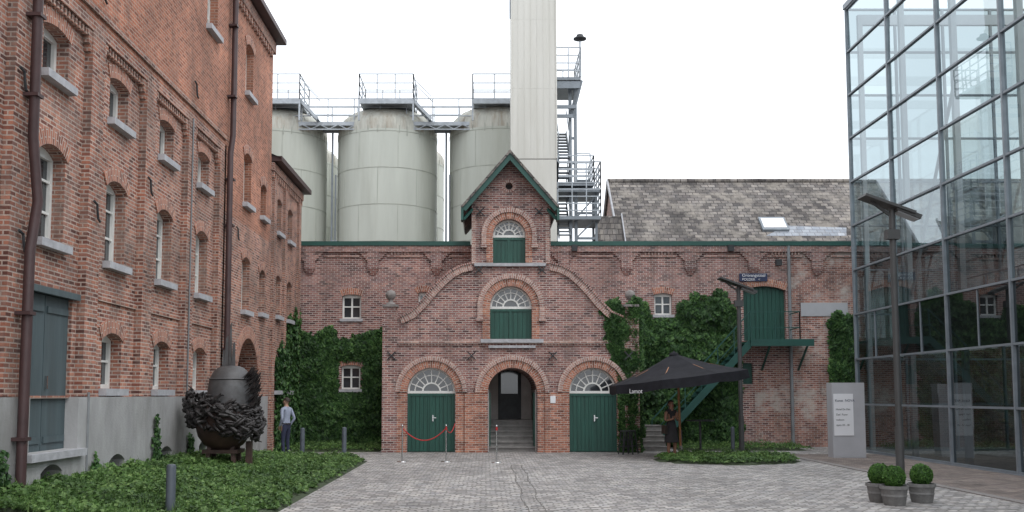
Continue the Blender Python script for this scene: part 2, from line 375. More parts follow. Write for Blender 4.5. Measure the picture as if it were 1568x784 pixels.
wp.plate(mL,[(14.5,-.3),(16.22,-.3),(16.22,.98),(14.5,.98)],[h for h in ph if 14.4<h[0][0]<16],-.02,PD+.45)
wp.plate(mL,[(16.22,-.3),(30.3,-.3),(30.3,1.82),(16.22,1.82)],[h for h in ph if h[0][0]>16]+[[(26.5,-.2),(28.9,-.2),(28.9,1.81),(26.5,1.81)]],-.02,PD+.45)
wvent=Part('basement_vents',wh,'inside')
wvent.box(XL-PD-.9,XL-PD-.46,-6,30,-.3,1.7)
for y in [-4,-1.2,1.5]+[3.15]+[b+1.37 for b in bays[:-1]]+[24.75]:
    wpil.mbox(mL,y-.27,y+.27,1.83,8.3,0,PD-.002)
    for k in range(4): wpil.mbox(mL,y-.27-.06*(k+1),y+.27+.06*(k+1),7.72+.13*k,7.82+.13*k+.03,.03-.003*k,PD-.004)
for i,y in enumerate(bays):
    wpil.mbox(mL,y-1.1,y+1.1,8.10,8.3,.003,PD-.004)
    wpil.mbox(mL,y-1.1,y+1.1,3.52,3.62,PD-.04,PD-.003)
    for k in range(16):
        a=y-1.05+k*.137; wpil.mbox(mL,a,a+.07,7.96,8.098,.04,PD-.004)
wu.plate(mL,[(-6,8.3),(24.9,8.3),(24.9,13.1),(-6,13.1)],uh,0,.5)
wpil.mbox(mL,-6,24.9,8.42,8.52,-.05,0.0)
eh=[];winL(eh,27.3,.85,4.2,5.7,.12);winL(eh,27.3,.85,7.2,8.65,.12);winL(eh,27.3,.85,10.35,11.8,.12);winL(eh,29.3,.7,4.3,5.6,.12);
winL(eh,29.3,.7,7.2,8.2,.12)
dpts,(ca,cb,R_,th)=arch(26.5,28.9,1.83,2.5,.95); eh.append(dpts)
warch.ring(mL,ca,cb,R_+.004,R_+.35,-.03,.1,pi/2-th,pi/2+th,16)
wu2=Part('upper_wall_end',wh,'brick_lu')
wb.plate(mL,[(24.9,1.82),(30.3,1.82),(30.3,6.6),(24.9,6.6)],[h for h in eh if h[0][1]<6],0,.5)
wu2.plate(mL,[(24.9,6.6),(30.3,6.6),(30.3,13.1),(24.9,13.1)],[h for h in eh if h[0][1]>6],0,.5)
wg.box(XL-.62,XL-.6,24.9,30.3,1.8,13)
door=Part('loading_door',wh,'greyd'); door.mbox(mL,14.5,15.35,.98,3.42,.20,.26); door.mbox(mL,15.37,16.22,.98,3.42,.20,.26)
for zz in (1.15,3.2): door.mbox(mL,14.55,15.3,zz-.05,zz+.05,.175,.198); door.mbox(mL,15.42,16.17,zz-.05,zz+.05,.175,.198)
door.mbox(mL,14.4,16.32,3.42,3.52,PD-.1,PD+.2)
dh=Part('door_handle',wh,'chrome'); dh.mbox(mL,15.43,15.47,1.95,2.15,.16,.198)
ws.mbox(mL,14.4,16.4,.86,.975,-.12,.3)
ad=Part('arched_doorway',wh,'inside'); ad.box(XL-.75,XL-.7,26.3,29,-.1,3.6)
we=Part('roof',wh,'slate')
we.face([(XL+.35,-6,13.1),(XL+.35,30.5,13.1),(-14,30.5,17.5),(-14,-6,17.5)],[(0,0),(36,0),(36,8),(0,8)])
we.face([(-14,-6,17.5),(-14,30.5,17.5),(-21.5,30.5,13.1),(-21.5,-6,13.1)],[(0,0),(36,0),(36,8),(0,8)])
wgt=Part('eaves_gutter',wh,'pipe'); wgt.box(XL-.1,XL+.38,-6,30.5,12.98,13.14)
wpil.mbox(mL,-6,30.3,12.6,12.95,-.1,-.002)
for k in range(120): wpil.mbox(mL,-5.9+k*.3,-5.75+k*.3,12.4,12.598,-.08,-.002)
wend=Part('end_walls',wh,'brick_l')
wend.plate(lambda a,b,c:(a,30.3-c,b),[(XL-.5,-.2),(XL-.5,13.1),(-14,17.4),(-21,13.1),(-21,-.2)],[],0,.4)
wend.plate(lambda a,b,c:(a,-6+c,b),[(XL,-.2),(XL,13.1),(-14,17.4),(-21,13.1),(-21,-.2)],[],0,.4)
wend.box(-21.3,-21,-6,30.3,-.2,13.1)
wi_pos=[(14.05,4.05),(16.68,5.0),(19.3,6.0),(13.9,6.4),(16.68,8.9),(22.2,8.9),(26.2,6.2)]
for y,z in wi_pos:
    wi.tube([(XL+.04,y-.14,z+.16),(XL+.05,y-.02,z+.12),(XL+.05,y,z),(XL+.05,y+.04,z-.12),(XL+.04,y+.15,z-.15)],.022,6)
wdp=Part('downpipes',wh,'pipe',True)
wdp.tube([(XL+.13,14.05,13),(XL+.13,14.05,5.6),(XL+.13,14.27,4.7),(XL+.13,14.08,3.95),(XL+.13,14.05,.2)],.075,10)
wdp.tube([(XL+.13,25.15,13),(XL+.13,25.15,8.6),(XL+.13,24.95,8.1),(XL+.13,25.0,.1)],.075,10)
for z in (1.2,3.0,6.2,7.4,9.6,11.5):
    for y in (14.05,25.07): wdp.box(XL,XL+.22,y-.1,y+.1,z,z+.05)
wcb=Part('conduit',wh,'pipeg',True); wcb.tube([(XL+.03,16.6,1.9),(XL+.03,16.6,.5)],.02,6); wcb.tube([(XL+.02,22.1,8.2),(XL+.02,22.1,1.9)],.018,6)
sg=Part('exit_sign',wh,'signg'); sg.mbox(mL,14.56,14.80,2.05,2.5,.15,.174)
sgw=Part('exit_sign_symbols',wh,'signw'); sgw.mbox(mL,14.59,14.66,2.3,2.45,.144,.149); sgw.mbox(mL,14.69,14.77,2.22,2.4,.144,.149); sgw.mbox(mL,14.6,14.76,2.09,2.16,.144,.149)

an=group('brick_annex')
ab=Part('wall',an,'brick_l'); wf=Part('window_frames',an,'white'); wg=Part('window_panes',an,'pane'); ws=Part('sills',an,'stone'); warch=Part('arches',an,'brick_l')
ah=[]
for y in (31.5,33.3):
    winL(ah,y,.8,7.1,8.2,.12); winL(ah,y,.8,4.4,5.7,.12); winL(ah,y,.8,2.0,2.9,.12)
ab.plate(mL,[(30.31,-.2),(35.3,-.2),(35.3,9.3),(30.31,9.3)],ah,0,.5)
ab.box(-14,XL-.5,34.9,35.3,-.2,9.3)
ab.mbox(mL,30.32,35.3,8.9,9.15,-.09,-.002)
for k in range(16): ab.mbox(mL,30.4+k*.31,30.55+k*.31,8.7,8.898,-.07,-.002)
ab.mbox(mL,30.5,30.9,0,8.7,-.08,-.003);ab.mbox(mL,32.2,32.6,0,8.7,-.08,-.003);ab.mbox(mL,34.6,35.0,0,8.7,-.08,-.003)
ar=Part('roof',an,'slate'); ar.face([(XL+.3,30.3,9.3),(XL+.3,35.6,9.3),(-14,35.6,12.5),(-14,30.3,12.5)],[(0,0),(5,0),(5,8),(0,8)])
ag=Part('eaves_gutter',an,'pipe'); ag.box(XL-.1,XL+.32,30.35,35.6,9.2,9.36)

# ------------------------------------------------------------------ generic facing-wall helpers
def facing(Y): return lambda a,b,c:(a,Y+c,b)
def winF(mp,holes,a0,a1,b0,b1,fr,gl,st,ar,nx=2,nz=2,rev=.16,rise=.06,sill=True):
    pts,(ca,cb,R_,th)=arch(a0,a1,b0,b1-rise,rise,8); holes.append(pts)
    ar.ring(mp,ca,cb,R_+.003,R_+.24,-.02,.1,pi/2-th*1.05,pi/2+th*1.05,8)
    gl.mbox(mp,a0-.02,a1+.02,b0-.02,b1+.02,rev+.03,rev+.05)
    f=.06
    fr.mbox(mp,a0,a0+f,b0,b1,rev-.03,rev+.02);fr.mbox(mp,a1-f,a1,b0,b1,rev-.03,rev+.02)
    fr.mbox(mp,a0+f,a1-f,b0,b0+f,rev-.03,rev+.02);fr.mbox(mp,a0+f,a1-f,b1-f-rise,b1,rev-.03,rev+.02)
    for i in range(1,nx):
        a=a0+(a1-a0)*i/nx; fr.mbox(mp,a-.03,a+.03,b0+f,b1-f-rise,rev-.025,rev+.015)
    for i in range(1,nz):
        b=b0+(b1-b0)*i/nz; fr.mbox(mp,a0+f,a1-f,b-.022,b+.022,rev-.02,rev+.01)
    if sill: st.mbox(mp,a0-.07,a1+.07,b0-.1,b0-.004,-.07,rev)

# ------------------------------------------------------------------ wing
YW=35.3; mW=facing(YW)
wx=lambda p:(p-PX)*YW/F
wz=lambda p:zf(p,YW)
wn=group('brick_wing')
b_=Part('wall',wn,'brick');fr=Part('window_frames',wn,'white');gl=Part('window_panes',wn,'pane');st=Part('sills',wn,'stone');ar=Part('window_arches',wn,'brick_o');tr=Part('cornice',wn,'brick');tr2=Part('cornice_corbels',wn,'brick_t')
ztop=wz(377)
hl=[]
for x0,x1,y0,y1 in ((523,552,488,451),(523,552,596,559),(1003,1030,482,449),(640,656,472,447)):
    winF(mW,hl,wx(x0),wx(x1),wz(y0),wz(y1),fr,gl,st,ar)
dp,_q=arch(wx(1140),wx(1205),wz(522),wz(445),.16); hl.append(dp)
ar.ring(mW,_q[0],_q[1],_q[2]+.003,_q[2]+.26,-.02,.1,pi/2-_q[3],pi/2+_q[3],12)
gl2=[(wx(1137),wz(588)),(wx(1152),wz(588)),(wx(1152),wz(556)),(wx(1137),wz(556))]; hl.append(gl2)
XS=wx(1210); XR=34
b_.plate(mW,[(XL,-.2),(XS,-.2),(XS,ztop),(XL,ztop)],hl,0,.4)
bp=Part('patched_wall',wn,'brick_p'); bp.plate(mW,[(XS+.001,-.2),(XR,-.2),(XR,ztop),(XS+.001,ztop)],[],.02,.4)
bp.mbox(mW,wx(1154),XS-.05,0.0,wz(565),-.02,-.001) 
ls=Part('concrete_lintel',wn,'conc'); ls.mbox(mW,wx(1228),wx(1300),wz(484),wz(464),-.02,.018)
dg=Part('green_door',wn,'green')
x0,x1=wx(1140),wx(1205); n=10
for k in range(n): dg.mbox(mW,x0+(x1-x0)*k/n+.008,x0+(x1-x0)*(k+1)/n-.008,wz(522),wz(436),.18,.22)
dg.mbox(mW,x0,x1,wz(522),wz(436),.21,.24); dg.mbox(mW,gl2[0][0],gl2[1][0],gl2[0][1],gl2[2][1],.12,.15)
gt=Part('green_gutter',wn,'green2'); gt.box(XL,xf(720,YW),YW-.16,YW+.3,ztop,ztop+.16); gt.box(xf(842,YW),XR,YW-.16,YW+.3,ztop,ztop+.16)
rf=Part('roof',wn,'slate'); rf.box(XL,XR,YW+.31,40.5,ztop-.1,ztop+.1)
tr.mbox(mW,XL,XR,ztop-.22,ztop-.002,-.12,-.002)
zc0=wz(412)
xx=XL+.35
while xx<XR-1:
    tr.mbox(mW,xx-.2,xx+.2,zc0,ztop-.222,-.10,-.001)
    for j in range(3): tr.mbox(mW,xx-.17+.04*j,xx+.17-.04*j,zc0-.07*(j+1),zc0-.07*j-.004,-.08+.02*j,-.001)
    for j in range(1,5): tr.mbox(mW,xx-.2-.07*j,xx+.2+.07*j,ztop-.222-.075*(5-j),ztop-.222-.075*(4-j)-.004,-.09+.004*j,-.0015)
    if int((xx+20)/2.3)%2==0:
        for q in range(9): tr2.mbox(mW,xx+.65+q*.12,xx+.71+q*.12,ztop-.33,ztop-.224,-.07,-.001)
    tr2.mbox(mW,xx+.5,xx+1.8,ztop-.40,ztop-.335,-.05,-.0012)
    xx+=2.3
dw=Part('grey_downpipe',wn,'pipeg',True); dw.tube([(XS,YW-.1,ztop),(XS,YW-.1,0)],.06,10); dw.tube([(wx(456),YW-.1,ztop),(wx(456),YW-.1,0)],.05,10)
sn=Part('name_sign',wn,'signb'); sn.mbox(mW,wx(1134),wx(1177),wz(431),wz(419),-.07,-.03)
text(wn,'sign_lettering','Ontvangstzaal',(wx(1138),YW-.075,wz(424)),.15,(pi/2,0,0),'signw'); text(wn,'sign_lettering_2','FOLDER   <',(wx(1138),YW-.075,wz(430)),.13,(pi/2,0,0),'signw')
for px_,py_ in ((1193,402),(880,380),(1120,380)):
    pb=Part('wall_lamp',wn,'iron'); pb.mbox(mW,wx(px_)-.10,wx(px_)+.10,wz(py_)-.14,wz(py_)+.08,-.3,-.12)

# ------------------------------------------------------------------ gatehouse
YG=31.9; mG=facing(YG)
gx=lambda p:(p-PX)*YG/F
gz=lambda p:zf(p,YG)
gh=group('brick_gatehouse')
gb=Part('facade',gh,'brick');go=Part('facade_orange_brick',gh,'brick_o');gr=Part('arch_rings',gh,'brick_o');gr2=Part('arch_hoods',gh,'brick_t')
gf=Part('fanlight_frames',gh,'white');gp=Part('window_panes',gh,'pane');gs=Part('stone_sills',gh,'stone');gd=Part('green_doors',gh,'green');gi=Part('wall_anchors',gh,'iron');gbm=Part('brick_mouldings',gh,'brick_t')
LS=[(612,487),(630,479),(646,463),(660,446),(675,430),(690,417),(705,409),(722,405)]
C=783
RS=[(2*C-a,b) for a,b in LS][::-1]
pxs=[(590,488)]+LS+[(722,298),(783,240),(844,298)]+RS+[(976,488)]
up=[(gx(a),gz(b)) for a,b in pxs]
def ocirc(cx,cy,r,n=14): return [(cx+r*math.cos(2*pi*i/n),cy+r*math.sin(2*pi*i/n)) for i in range(n)]
def gopen(c,half,spring,bottom):
    a0,a1=gx(c-half),gx(c+half); zs=gz(spring); 
    return arch(a0,a1,bottom,zs,(a1-a0)/2-.001,20)
GO={'l':gopen(660.5,36.5,600,-.1),'c':gopen(784.5,37.5,601,-.1),'r':gopen(908,36.5,600,-.1),'w1':gopen(782.5,32,470,gz(519)),'w2':gopen(780,25,360,gz(403))}
ghl=[v[0] for v in GO.values()]+[ocirc(gx(780),gz(285),.12)]
outline=[(gx(590),-.3)]+up+[(gx(976),-.3)]
gb.plate(mG,outline,ghl,0,.45)
bo=[(gx(592),-.25)]+[(gx(a+(2 if a<C else -2)),gz(b)-.12) for a,b in pxs]+[(gx(974),-.25)]
gbody=Part('body',gh,'brick'); gbody.plate(mG,bo,[GO['c'][0]],.46,YW-YG-.01)
gpo=Part('vent_dark',gh,'inside'); gpo.mbox(mG,gx(770),gx(790),gz(292),gz(278),.3,.34)
gr2.ring(mG,gx(780),gz(285),.125,.22,-.02,.05,0,2*pi,16)
def hood(k,r0,w1,w2,legs):
    ca,cb,R_,th=GO[k][1]
    gr.ring(mG,ca,cb,R_+.003,R_+w1,-.05,.1,0,pi,24)
    gr2.ring(mG,ca,cb,R_+w1+.002,R_+w1+w2,-.10,.0,0,pi,26)
    if legs>0:
        for s in (-1,1):
            a=sorted((ca+s*(R_+.003),ca+s*(R_+w1))); gr.mbox(mG,a[0],a[1],cb-legs,cb-.002,-.05,.0)
            a=sorted((ca+s*(R_+w1+.002),ca+s*(R_+w1+w2))); gr2.mbox(mG,a[0],a[1],cb-legs*.35,cb-.002,-.10,.0)
            gr2.mbox(mG,a[0]-.03,a[1]+.03,cb-legs*.35-.1,cb-legs*.35-.002,-.13,.0)
hood('l',0,.24,.15,0);hood('c',0,.26,.16,0);hood('r',0,.24,.15,0);hood('w1',0,.25,.17,1.05);hood('w2',0,.22,.16,.92)
for a0,a1 in ((591,623),(698,746),(823,871),(945,975)):
    go.mbox(mG,gx(a0),gx(a1),0,gz(602),-.03,-.001)
for a0,a1 in ((712,734),(834,860)):
    go.mbox(mG,gx(a0),gx(a1),0,gz(603),-.10,-.031)
gbm.mbox(mG,gx(608),gx(960),gz(526),gz(521),-.07,-.001)
for k in range(70):
    a=gx(610)+k*.106
    if a<gx(957): gbm.mbox(mG,a,a+.055,gz(529),gz(526)-.002,-.05,-.001)
for a0,a1 in ((722,728),(836,842)):
    gbm.mbox(mG,gx(a0),gx(a1),gz(404),gz(330),-.05,-.001)
gs.mbox(mG,gx(736),gx(832),gz(525),gz(519.5),-.14,.2)
gs.mbox(mG,gx(726),gx(836),gz(408),gz(403.5),-.12,.2)
gs.mbox(mG,gx(748),gx(820),gz(533),gz(529),-.1,-.0)
gbm.ribbon(mG,[(gx(a),gz(b)) for a,b in LS],-.20,-.10,0)
gbm.ribbon(mG,[(gx(a),gz(b)) for a,b in RS],-.20,-.10,0)
gs2=Part('scroll_coping',gh,'brick')
gs2.ribbon(mG,[(gx(a),gz(b)+.004) for a,b in LS],.06,-.14,.5); gs2.ribbon(mG,[(gx(a),gz(b)+.004) for a,b in RS],.06,-.14,.5)
fin=Part('finials',gh,'stone_d',True)
for c in (597,967):
    x=gx(c); gb.mbox(mG,x-.24,x+.24,-.2,gz(487),-.08,-.002)
    gb.mbox(mG,x-.2,x+.2,gz(487),gz(470),-.06,.4)
    z=gz(470); fin.mbox(mG,x-.25,x+.25,z,z+.08,-.11,.42)
    fin.lathe((x,YG+.15,z+.08),[(.001,0),(.17,.0),(.15,.05),(.08,.1),(.07,.16),(.12,.2),(.165,.28),(.17,.34),(.14,.43),(.07,.48),(.001,.5)],16)
for c,y in ((600,545),(722,545),(846,545),(962,545),(733,414),(830,414),(735,325),(826,325)):
    x,z=gx(c),gz(y)
    for s in (-1,1): gi.beam((x-.13,YG-.12,z-.13*s),(x+.13,YG-.12-.01*s,z+.13*s),.045,.035)
    gi.tube([(x,YG-.1,z),(x,YG+.02,z)],.03,6)
def fan(k,spokes,c=.22):
    ca,cb,R_,th=GO[k][1]
    n=24; pts=[(ca+(R_+.02)*math.cos(pi*i/n),cb+(R_+.02)*math.sin(pi*i/n)) for i in range(n+1)]
    gp.plate(mG,pts,[],c+.03,c+.05)
    gf.ring(mG,ca,cb,R_-.06,R_,c-.03,c+.03,0,pi,24); gf.ring(mG,ca,cb,R_*.34,R_*.34+.05,c-.025,c+.02,0,pi,16)
    gf.ring(mG,ca,cb,R_*.68,R_*.68+.03,c-.02,c+.02,0,pi,20)
    for i in range(1,spokes):
        t=pi*i/spokes
        gf.beam(mG(ca+R_*.36*math.cos(t),cb+R_*.36*math.sin(t),c-.002),mG(ca+(R_-.03)*math.cos(t),cb+(R_-.03)*math.sin(t),c-.002),.035,.05,(0,1,0))
    gf.mbox(mG,ca-R_,ca+R_,cb-.05,cb+.03,c-.035,c+.03)
def doors(k,b0,c=.22,npl=12):
    ca,cb,R_,th=GO[k][1]; zt=cb-.052
    a0,a1=ca-R_,ca+R_
    for i in range(npl):
        gd.mbox(mG,a0+(a1-a0)*i/npl+.009,a0+(a1-a0)*(i+1)/npl-.009,b0,zt,c,c+.04)
    gd.mbox(mG,a0,a1,b0,zt,c+.03,c+.06)
    gd.mbox(mG,a0,a0+.07,b0,zt,c-.03,c-.002);gd.mbox(mG,a1-.07,a1,b0,zt,c-.03,c-.002);gd.mbox(mG,a0+.07,a1-.07,zt-.08,zt,c-.03,c-.002)
    gd.mbox(mG,ca-.05,ca+.02,b0,zt-.08,c-.028,c-.002)
for k in ('l','r'): fan(k,8); doors(k,.02)
fan('w1',8);doors('w1',gz(519),npl=9);fan('w2',8);doors('w2',gz(403),npl=8)
hd=Part('door_handles',gh,'chrome')
for k in ('l','r'):
    ca=GO[k][1][0]; hd.mbox(mG,ca+.03,ca+.07,1.0,1.2,.16,.19); hd.mbox(mG,ca+.03,ca+.16,1.1,1.13,.13,.16)
ps=Part('passage_plaster',gh,'plaster'); ca,cb,R_,th=GO['c'][1]
ps.box(ca-R_+.001,ca-R_+.04,YG+.46,YW-.02,0,cb+.1);ps.box(ca+R_-.04,ca+R_-.001,YG+.46,YW-.02,0,cb+.1)
ps.box(ca-R_+.04,ca+R_-.04,YW-.06,YW-.02,0,cb+.9)
stp=Part('passage_steps',gh,'step')
for i in range(6): stp.box(ca-R_+.041,ca+R_-.041,YG+.5+i*.29,YW-.06,.165*i,.165*(i+1)-.012)
for i in range(6): stp.box(ca-R_+.041,ca+R_-.041,YG+.455+i*.29,YG+.785+i*.29,.165*(i+1)-.05,.165*(i+1))
ind=Part('inner_door',gh,'iron'); ind.box(ca-.42,ca+.40,YW-.12,YW-.061,.995,3.0)
indf=Part('inner_door_panes',gh,'pane'); indf.box(ca-.32,ca+.28,YW-.14,YW-.121,1.9,2.8)
gd.box(ca-R_+.045,ca-R_+.09,YG+.5,YG+1.2,.18,cb); gd.box(ca+R_-.09,ca+R_-.045,YG+.5,YG+1.2,.18,cb)
nb=Part('house_number_sign',gh,'signw'); nb.mbox(mG,gx(842),gx(850),gz(617),gz(606),-.125,-.101)
ap=(gx(781),gz(237)); el=(gx(706),gz(322)); er=(gx(856),gz(322))
gt=Part('barge_boards',gh,'green2')
def slab(part,p,q,t,y0,y1):
    dx,dz=q[0]-p[0],q[1]-p[1];l=math.hypot(dx,dz);nx,nz=-dz/l*t,dx/l*t
    if nz>0: nx,nz=-nx,-nz
    pts=[p,q,(q[0]+nx,q[1]+nz),(p[0]+nx,p[1]+nz)]
    v=[(a,y,b) for y in (y0,y1) for a,b in pts]
    part.add(v,[(3,2,1,0),(4,5,6,7),(0,1,5,4),(1,2,6,5),(2,3,7,6),(3,0,4,7)])
slab(gt,el,ap,.20,YG-.55,YG-.49);slab(gt,ap,er,.20,YG-.551,YG-.491)
grf=Part('gable_roof',gh,'slate')
slab(grf,(el[0],el[1]+.03),(ap[0],ap[1]+.03),.07,YG-.60,YW+1.5);slab(grf,(ap[0],ap[1]+.031),(er[0],er[1]+.031),.07,YG-.601,YW+1.5)
sof=Part('soffit',gh,'green2')
slab(sof,(el[0]+.02,el[1]-.05),(ap[0],ap[1]-.05),.05,YG-.489,YG-.01);slab(sof,(ap[0],ap[1]-.052),(er[0]-.02,er[1]-.052),.05,YG-.489,YG-.01)
for e,s in ((el,1),(er,-1)):
    gt.box(min(e[0],e[0]+s*.08),max(e[0],e[0]+s*.08),YG-.56,YG-.1,e[1]-.42,e[1]-.02)
    gt.beam((e[0]+s*.08,YG-.45,e[1]-.38),(e[0]+s*.36,YG-.2,e[1]-.0),.08,.08)
gbody.box(gx(724),gx(842),YW,YW+1.4,ztop,gz(310))

# ------------------------------------------------------------------ tanks
def tank(px,Y,r,py_sh,py_top,n=48):
    x=xf(px,Y,12); e=group('storage_tank')
    zs=zf(py_sh,Y); zt=zf(py_top,Y)
    t=Part('shell',e,'tank',True); prof=[(r,0),(r,zs-.35)]
    t.lathe((x,Y,0),prof,n)
    d=Part('dome',e,'tankr',True)
    dome=[(r,zs-.35),(r,zs-.1)]+[(r*math.sin(pi/2*(1-i/10))+.001,zs-.1+(zt-zs+.1)*math.sin(pi/2*i/10)**.9) for i in range(1,11)]
    d.lathe((x,Y,0),dome,n)
    d.lathe((x,Y,0),[(.45,zt-.15),(.45,zt+.12),(.55,zt+.14),(.55,zt+.2),(.001,zt+.22)],20)
    s=Part('seams',e,'tseam',False)
    z=zs-.45
    while z>3:
        s.lathe((x,Y,z),[(r+.001,-.02),(r+.012,-.016),(r+.012,.016),(r+.001,.02)],n)
        for k in range(8):
            a=2*pi*(k+(.5 if int(z/1.65)%2 else 0))/8+.3
            s.box(x+math.cos(a)*(r+.001)-.008,x+math.cos(a)*(r+.001)+.008,Y+math.sin(a)*(r+.001)-.008,Y+math.sin(a)*(r+.001)+.008,z-1.65,z)
        z-=1.65
    rib=Part('dome_ribs',e,'tankr')
    for k in range(24):
        a=2*pi*k/24
        pts=[dome[i] for i in (1,2,3,5,7,9)]
        for p,q in zip(pts[:-1],pts[1:]):
            rib.beam((x+p[0]*math.cos(a),Y+p[0]*math.sin(a),p[1]),(x+q[0]*math.cos(a),Y+q[0]*math.sin(a),q[1]),.035,.03)
    rr=Part('rim_hooks',e,'tseam')
    for k in range(30):
        a=2*pi*k/30+U(-.05,.05); rr.box(x+math.cos(a)*(r+.006)-.015,x+math.cos(a)*(r+.006)+.015,Y+math.sin(a)*(r+.006)-.015,Y+math.sin(a)*(r+.006)+.015,zs-.4-U(.0,.25),zs-.2)
tank(424,45,2.3,205,172);tank(593.5,45,2.3,205,171);tank(764,45,2.3,202,167)
tank(450,51,2.3,246,222);tank(613,51,2.3,246,222)
# ------------------------------------------------------------------ catwalk
cw=group('steel_catwalk'); cs=Part('rails',cw,'steel'); cf=Part('deck',cw,'steel')
def rail(part,p,q,h=1.1,step=1.2,r=.028,mid=2):
    p=Vector(p);q=Vector(q);L=(q-p).length;n=max(1,round(L/step))
    for i in range(n+1):
        a=p.lerp(q,i/n); part.beam(a,a+Vector((0,0,h)),r*1.6,r*1.6)
    for j in range(mid+1):
        hh=h*(1-j/(mid+.8)); part.beam(p+Vector((0,0,hh)),q+Vector((0,0,hh)),r*1.5,r*1.5)
zd=zf(186,43)
X0,X1=xf(380,43,14),xf(783,43,14)
cf.box(X0,X1,43.2,44.4,zd-.05,zd); cf.box(X0,X1,43.14,43.2,zd-.14,zd+.03); cf.box(X0,X1,44.4,44.46,zd-.14,zd+.03)
x=X0
while x<X1:
    cf.beam((x,43.15,zd-.1),(x+.4,43.15,zd-.3),.035,.035); cf.beam((x+.4,43.15,zd-.3),(x+.8,43.15,zd-.1),.035,.035); x+=.8
cf.box(X0,X1,43.13,43.17,zd-.34,zd-.29)
rail(cs,(X0,43.2,zd),(X1,43.2,zd)); rail(cs,(X0,44.4,zd),(X1,44.4,zd))
for a,b in ((395,462),(552,634),(724,790)):
    xa,xb=xf(a,43,15),xf(b,43,15); zz=zf(152,42.5)
    cf.box(xa,xb,42.5,44.8,zz-.08,zz); 
    for yy in (42.46,44.8): cf.box(xa,xb,yy,yy+.05,zz-.2,zz+.02)
    for xx in (xa,xb):
        for yy in (42.5,44.75): cs.beam((xx,yy,zd-.1),(xx,yy,zz),.07,.07)
    rail(cs,(xa,42.5,zz),(xb,42.5,zz),1.15,.9); rail(cs,(xa,44.8,zz),(xb,44.8,zz),1.15,.9); rail(cs,(xa,42.5,zz),(xa,44.8,zz),1.15); rail(cs,(xb,42.5,zz),(xb,44.8,zz),1.15)
    for yy in (42.6,43.3):
        cs.beam((xb,yy,zz),(xb+.8,yy,zd),.04,.13); cs.beam((xb,yy,zz+1),(xb+.8,yy,zd+1),.035,.035)
    for i in range(5): cs.box(xb+.16*i,xb+.16*i+.14,42.62,43.28,zz-(zz-zd)*(i+.5)/5-.015,zz-(zz-zd)*(i+.5)/5+.015)
pb=Part('pipework',cw,'steelg',True)
for px_ in (508,683):
    xx=xf(px_,44,10); pb.cyl((xx,44,0),(xx,44,zd-.2),.045,n=8); pb.cyl((xx+.16,44,0),(xx+.16,44,zd-2.2),.035,n=8)
hx=xf(511,44,9)
for i in range(7): cs.box(hx-.15,hx+.15,43.98,44.02,7+i*.3,7.04+i*.3)

# ------------------------------------------------------------------ tower
tw=group('clad_lift_tower'); t=Part('cladding',tw,'clad')
YT=39.0; xa,xb=xf(784,YT,8),xf(853,YT,8); zsm=zf(243,YT)
t.box(xa,xb,YT,YT+2.2,0,zsm-.03); t.box(xa-.01,xb+.01,YT-.01,YT+2.21,zsm,20.5)
n=7
for i in range(1,n):
    x=xa+(xb-xa)*i/n; t.box(x-.009,x+.009,YT-.020,YT-.011,zsm,20.5); t.box(x-.009,x+.009,YT-.010,YT-.001,0,zsm-.03)
for zz in (zsm+2.9,zsm+5.8,zsm+8.7): t.box(xa-.012,xb+.012,YT-.014,YT-.011,zz,zz+.02)
t.box(xa-.03,xa+.02,YT-.05,YT-.0,zsm,20.5); t.box(xb-.02,xb+.03,YT-.05,YT-.0,zsm,20.5)
tj=Part('joint',tw,'iron'); tj.box(xa+.02,xb-.02,YT+.02,YT+2.18,zsm-.04,zsm+.01)
ta=Part('conductor',tw,'steelg'); ta.cyl((xa-.06,YT-.03,17.2),(xa-.06,YT-.03,20.6),.03,n=8)

# ------------------------------------------------------------------ stair tower
sw=group('steel_stair_tower'); s1=Part('frame',sw,'steelg'); s2=Part('stair_rails',sw,'steel'); s3=Part('treads',sw,'steelg')
YS=40.0
sx=lambda p,z=9:xf(p,YS,z); sz=lambda p:zf(p,YS)
for p in (874,882):
    s1.beam((sx(p),YS,0),(sx(p),YS,sz(130)),.13,.13)
s1.beam((sx(856),YS+1.6,0),(sx(856),YS+1.6,sz(130)),.13,.13); s1.beam((sx(915),YS+1.6,0),(sx(915),YS+1.6,sz(290)),.1,.1)
s1.beam((sx(913),YS,0),(sx(913),YS,sz(290)),.1,.1)
zt=sz(125); s3.box(sx(851),sx(889),YS-.6,YS+2.2,zt-.12,zt); rail(s2,(sx(851),YS-.6,zt),(sx(889),YS-.6,zt),1.25,.5,mid=3); rail(s2,(sx(889),YS-.6,zt),(sx(889),YS+2.2,zt),1.25,.7,mid=3); rail(s2,(sx(851),YS+2.2,zt),(sx(889),YS+2.2,zt),1.25,.5)
s1.beam((sx(889),YS-.5,zt-.1),(sx(875),YS-.2,sz(182)),.12,.16); s1.beam((sx(852),YS-.5,zt-.3),(sx(888),YS-.5,zt-.3),.1,.3)
s1.beam((sx(852),YS-.4,sz(168)),(sx(882),YS-.4,sz(168)),.08,.14)
s1.beam((sx(852),YS-.4,sz(182)),(sx(878),YS-.4,sz(182)),.08,.14)
z=sz(365); fl=0
while z<sz(195):
    y0,y1=(YS-.4,YS+1.4) if fl%2==0 else (YS+1.4,YS-.4); z1=z+1.6
    for xx in (sx(855),sx(872)): s1.beam((xx,y0,z),(xx,y1,z1),.05,.2)
    for i in range(9):
        zz=z+(z1-z)*(i+.5)/9; yy=y0+(y1-y0)*(i+.5)/9; s3.box(sx(855),sx(872),yy-.12,yy+.12,zz-.02,zz+.02)
    for xx in (sx(855),sx(872)): s2.beam((xx,y0,z+1),(xx,y1,z1+1),.04,.04)
    z=z1; fl+=1
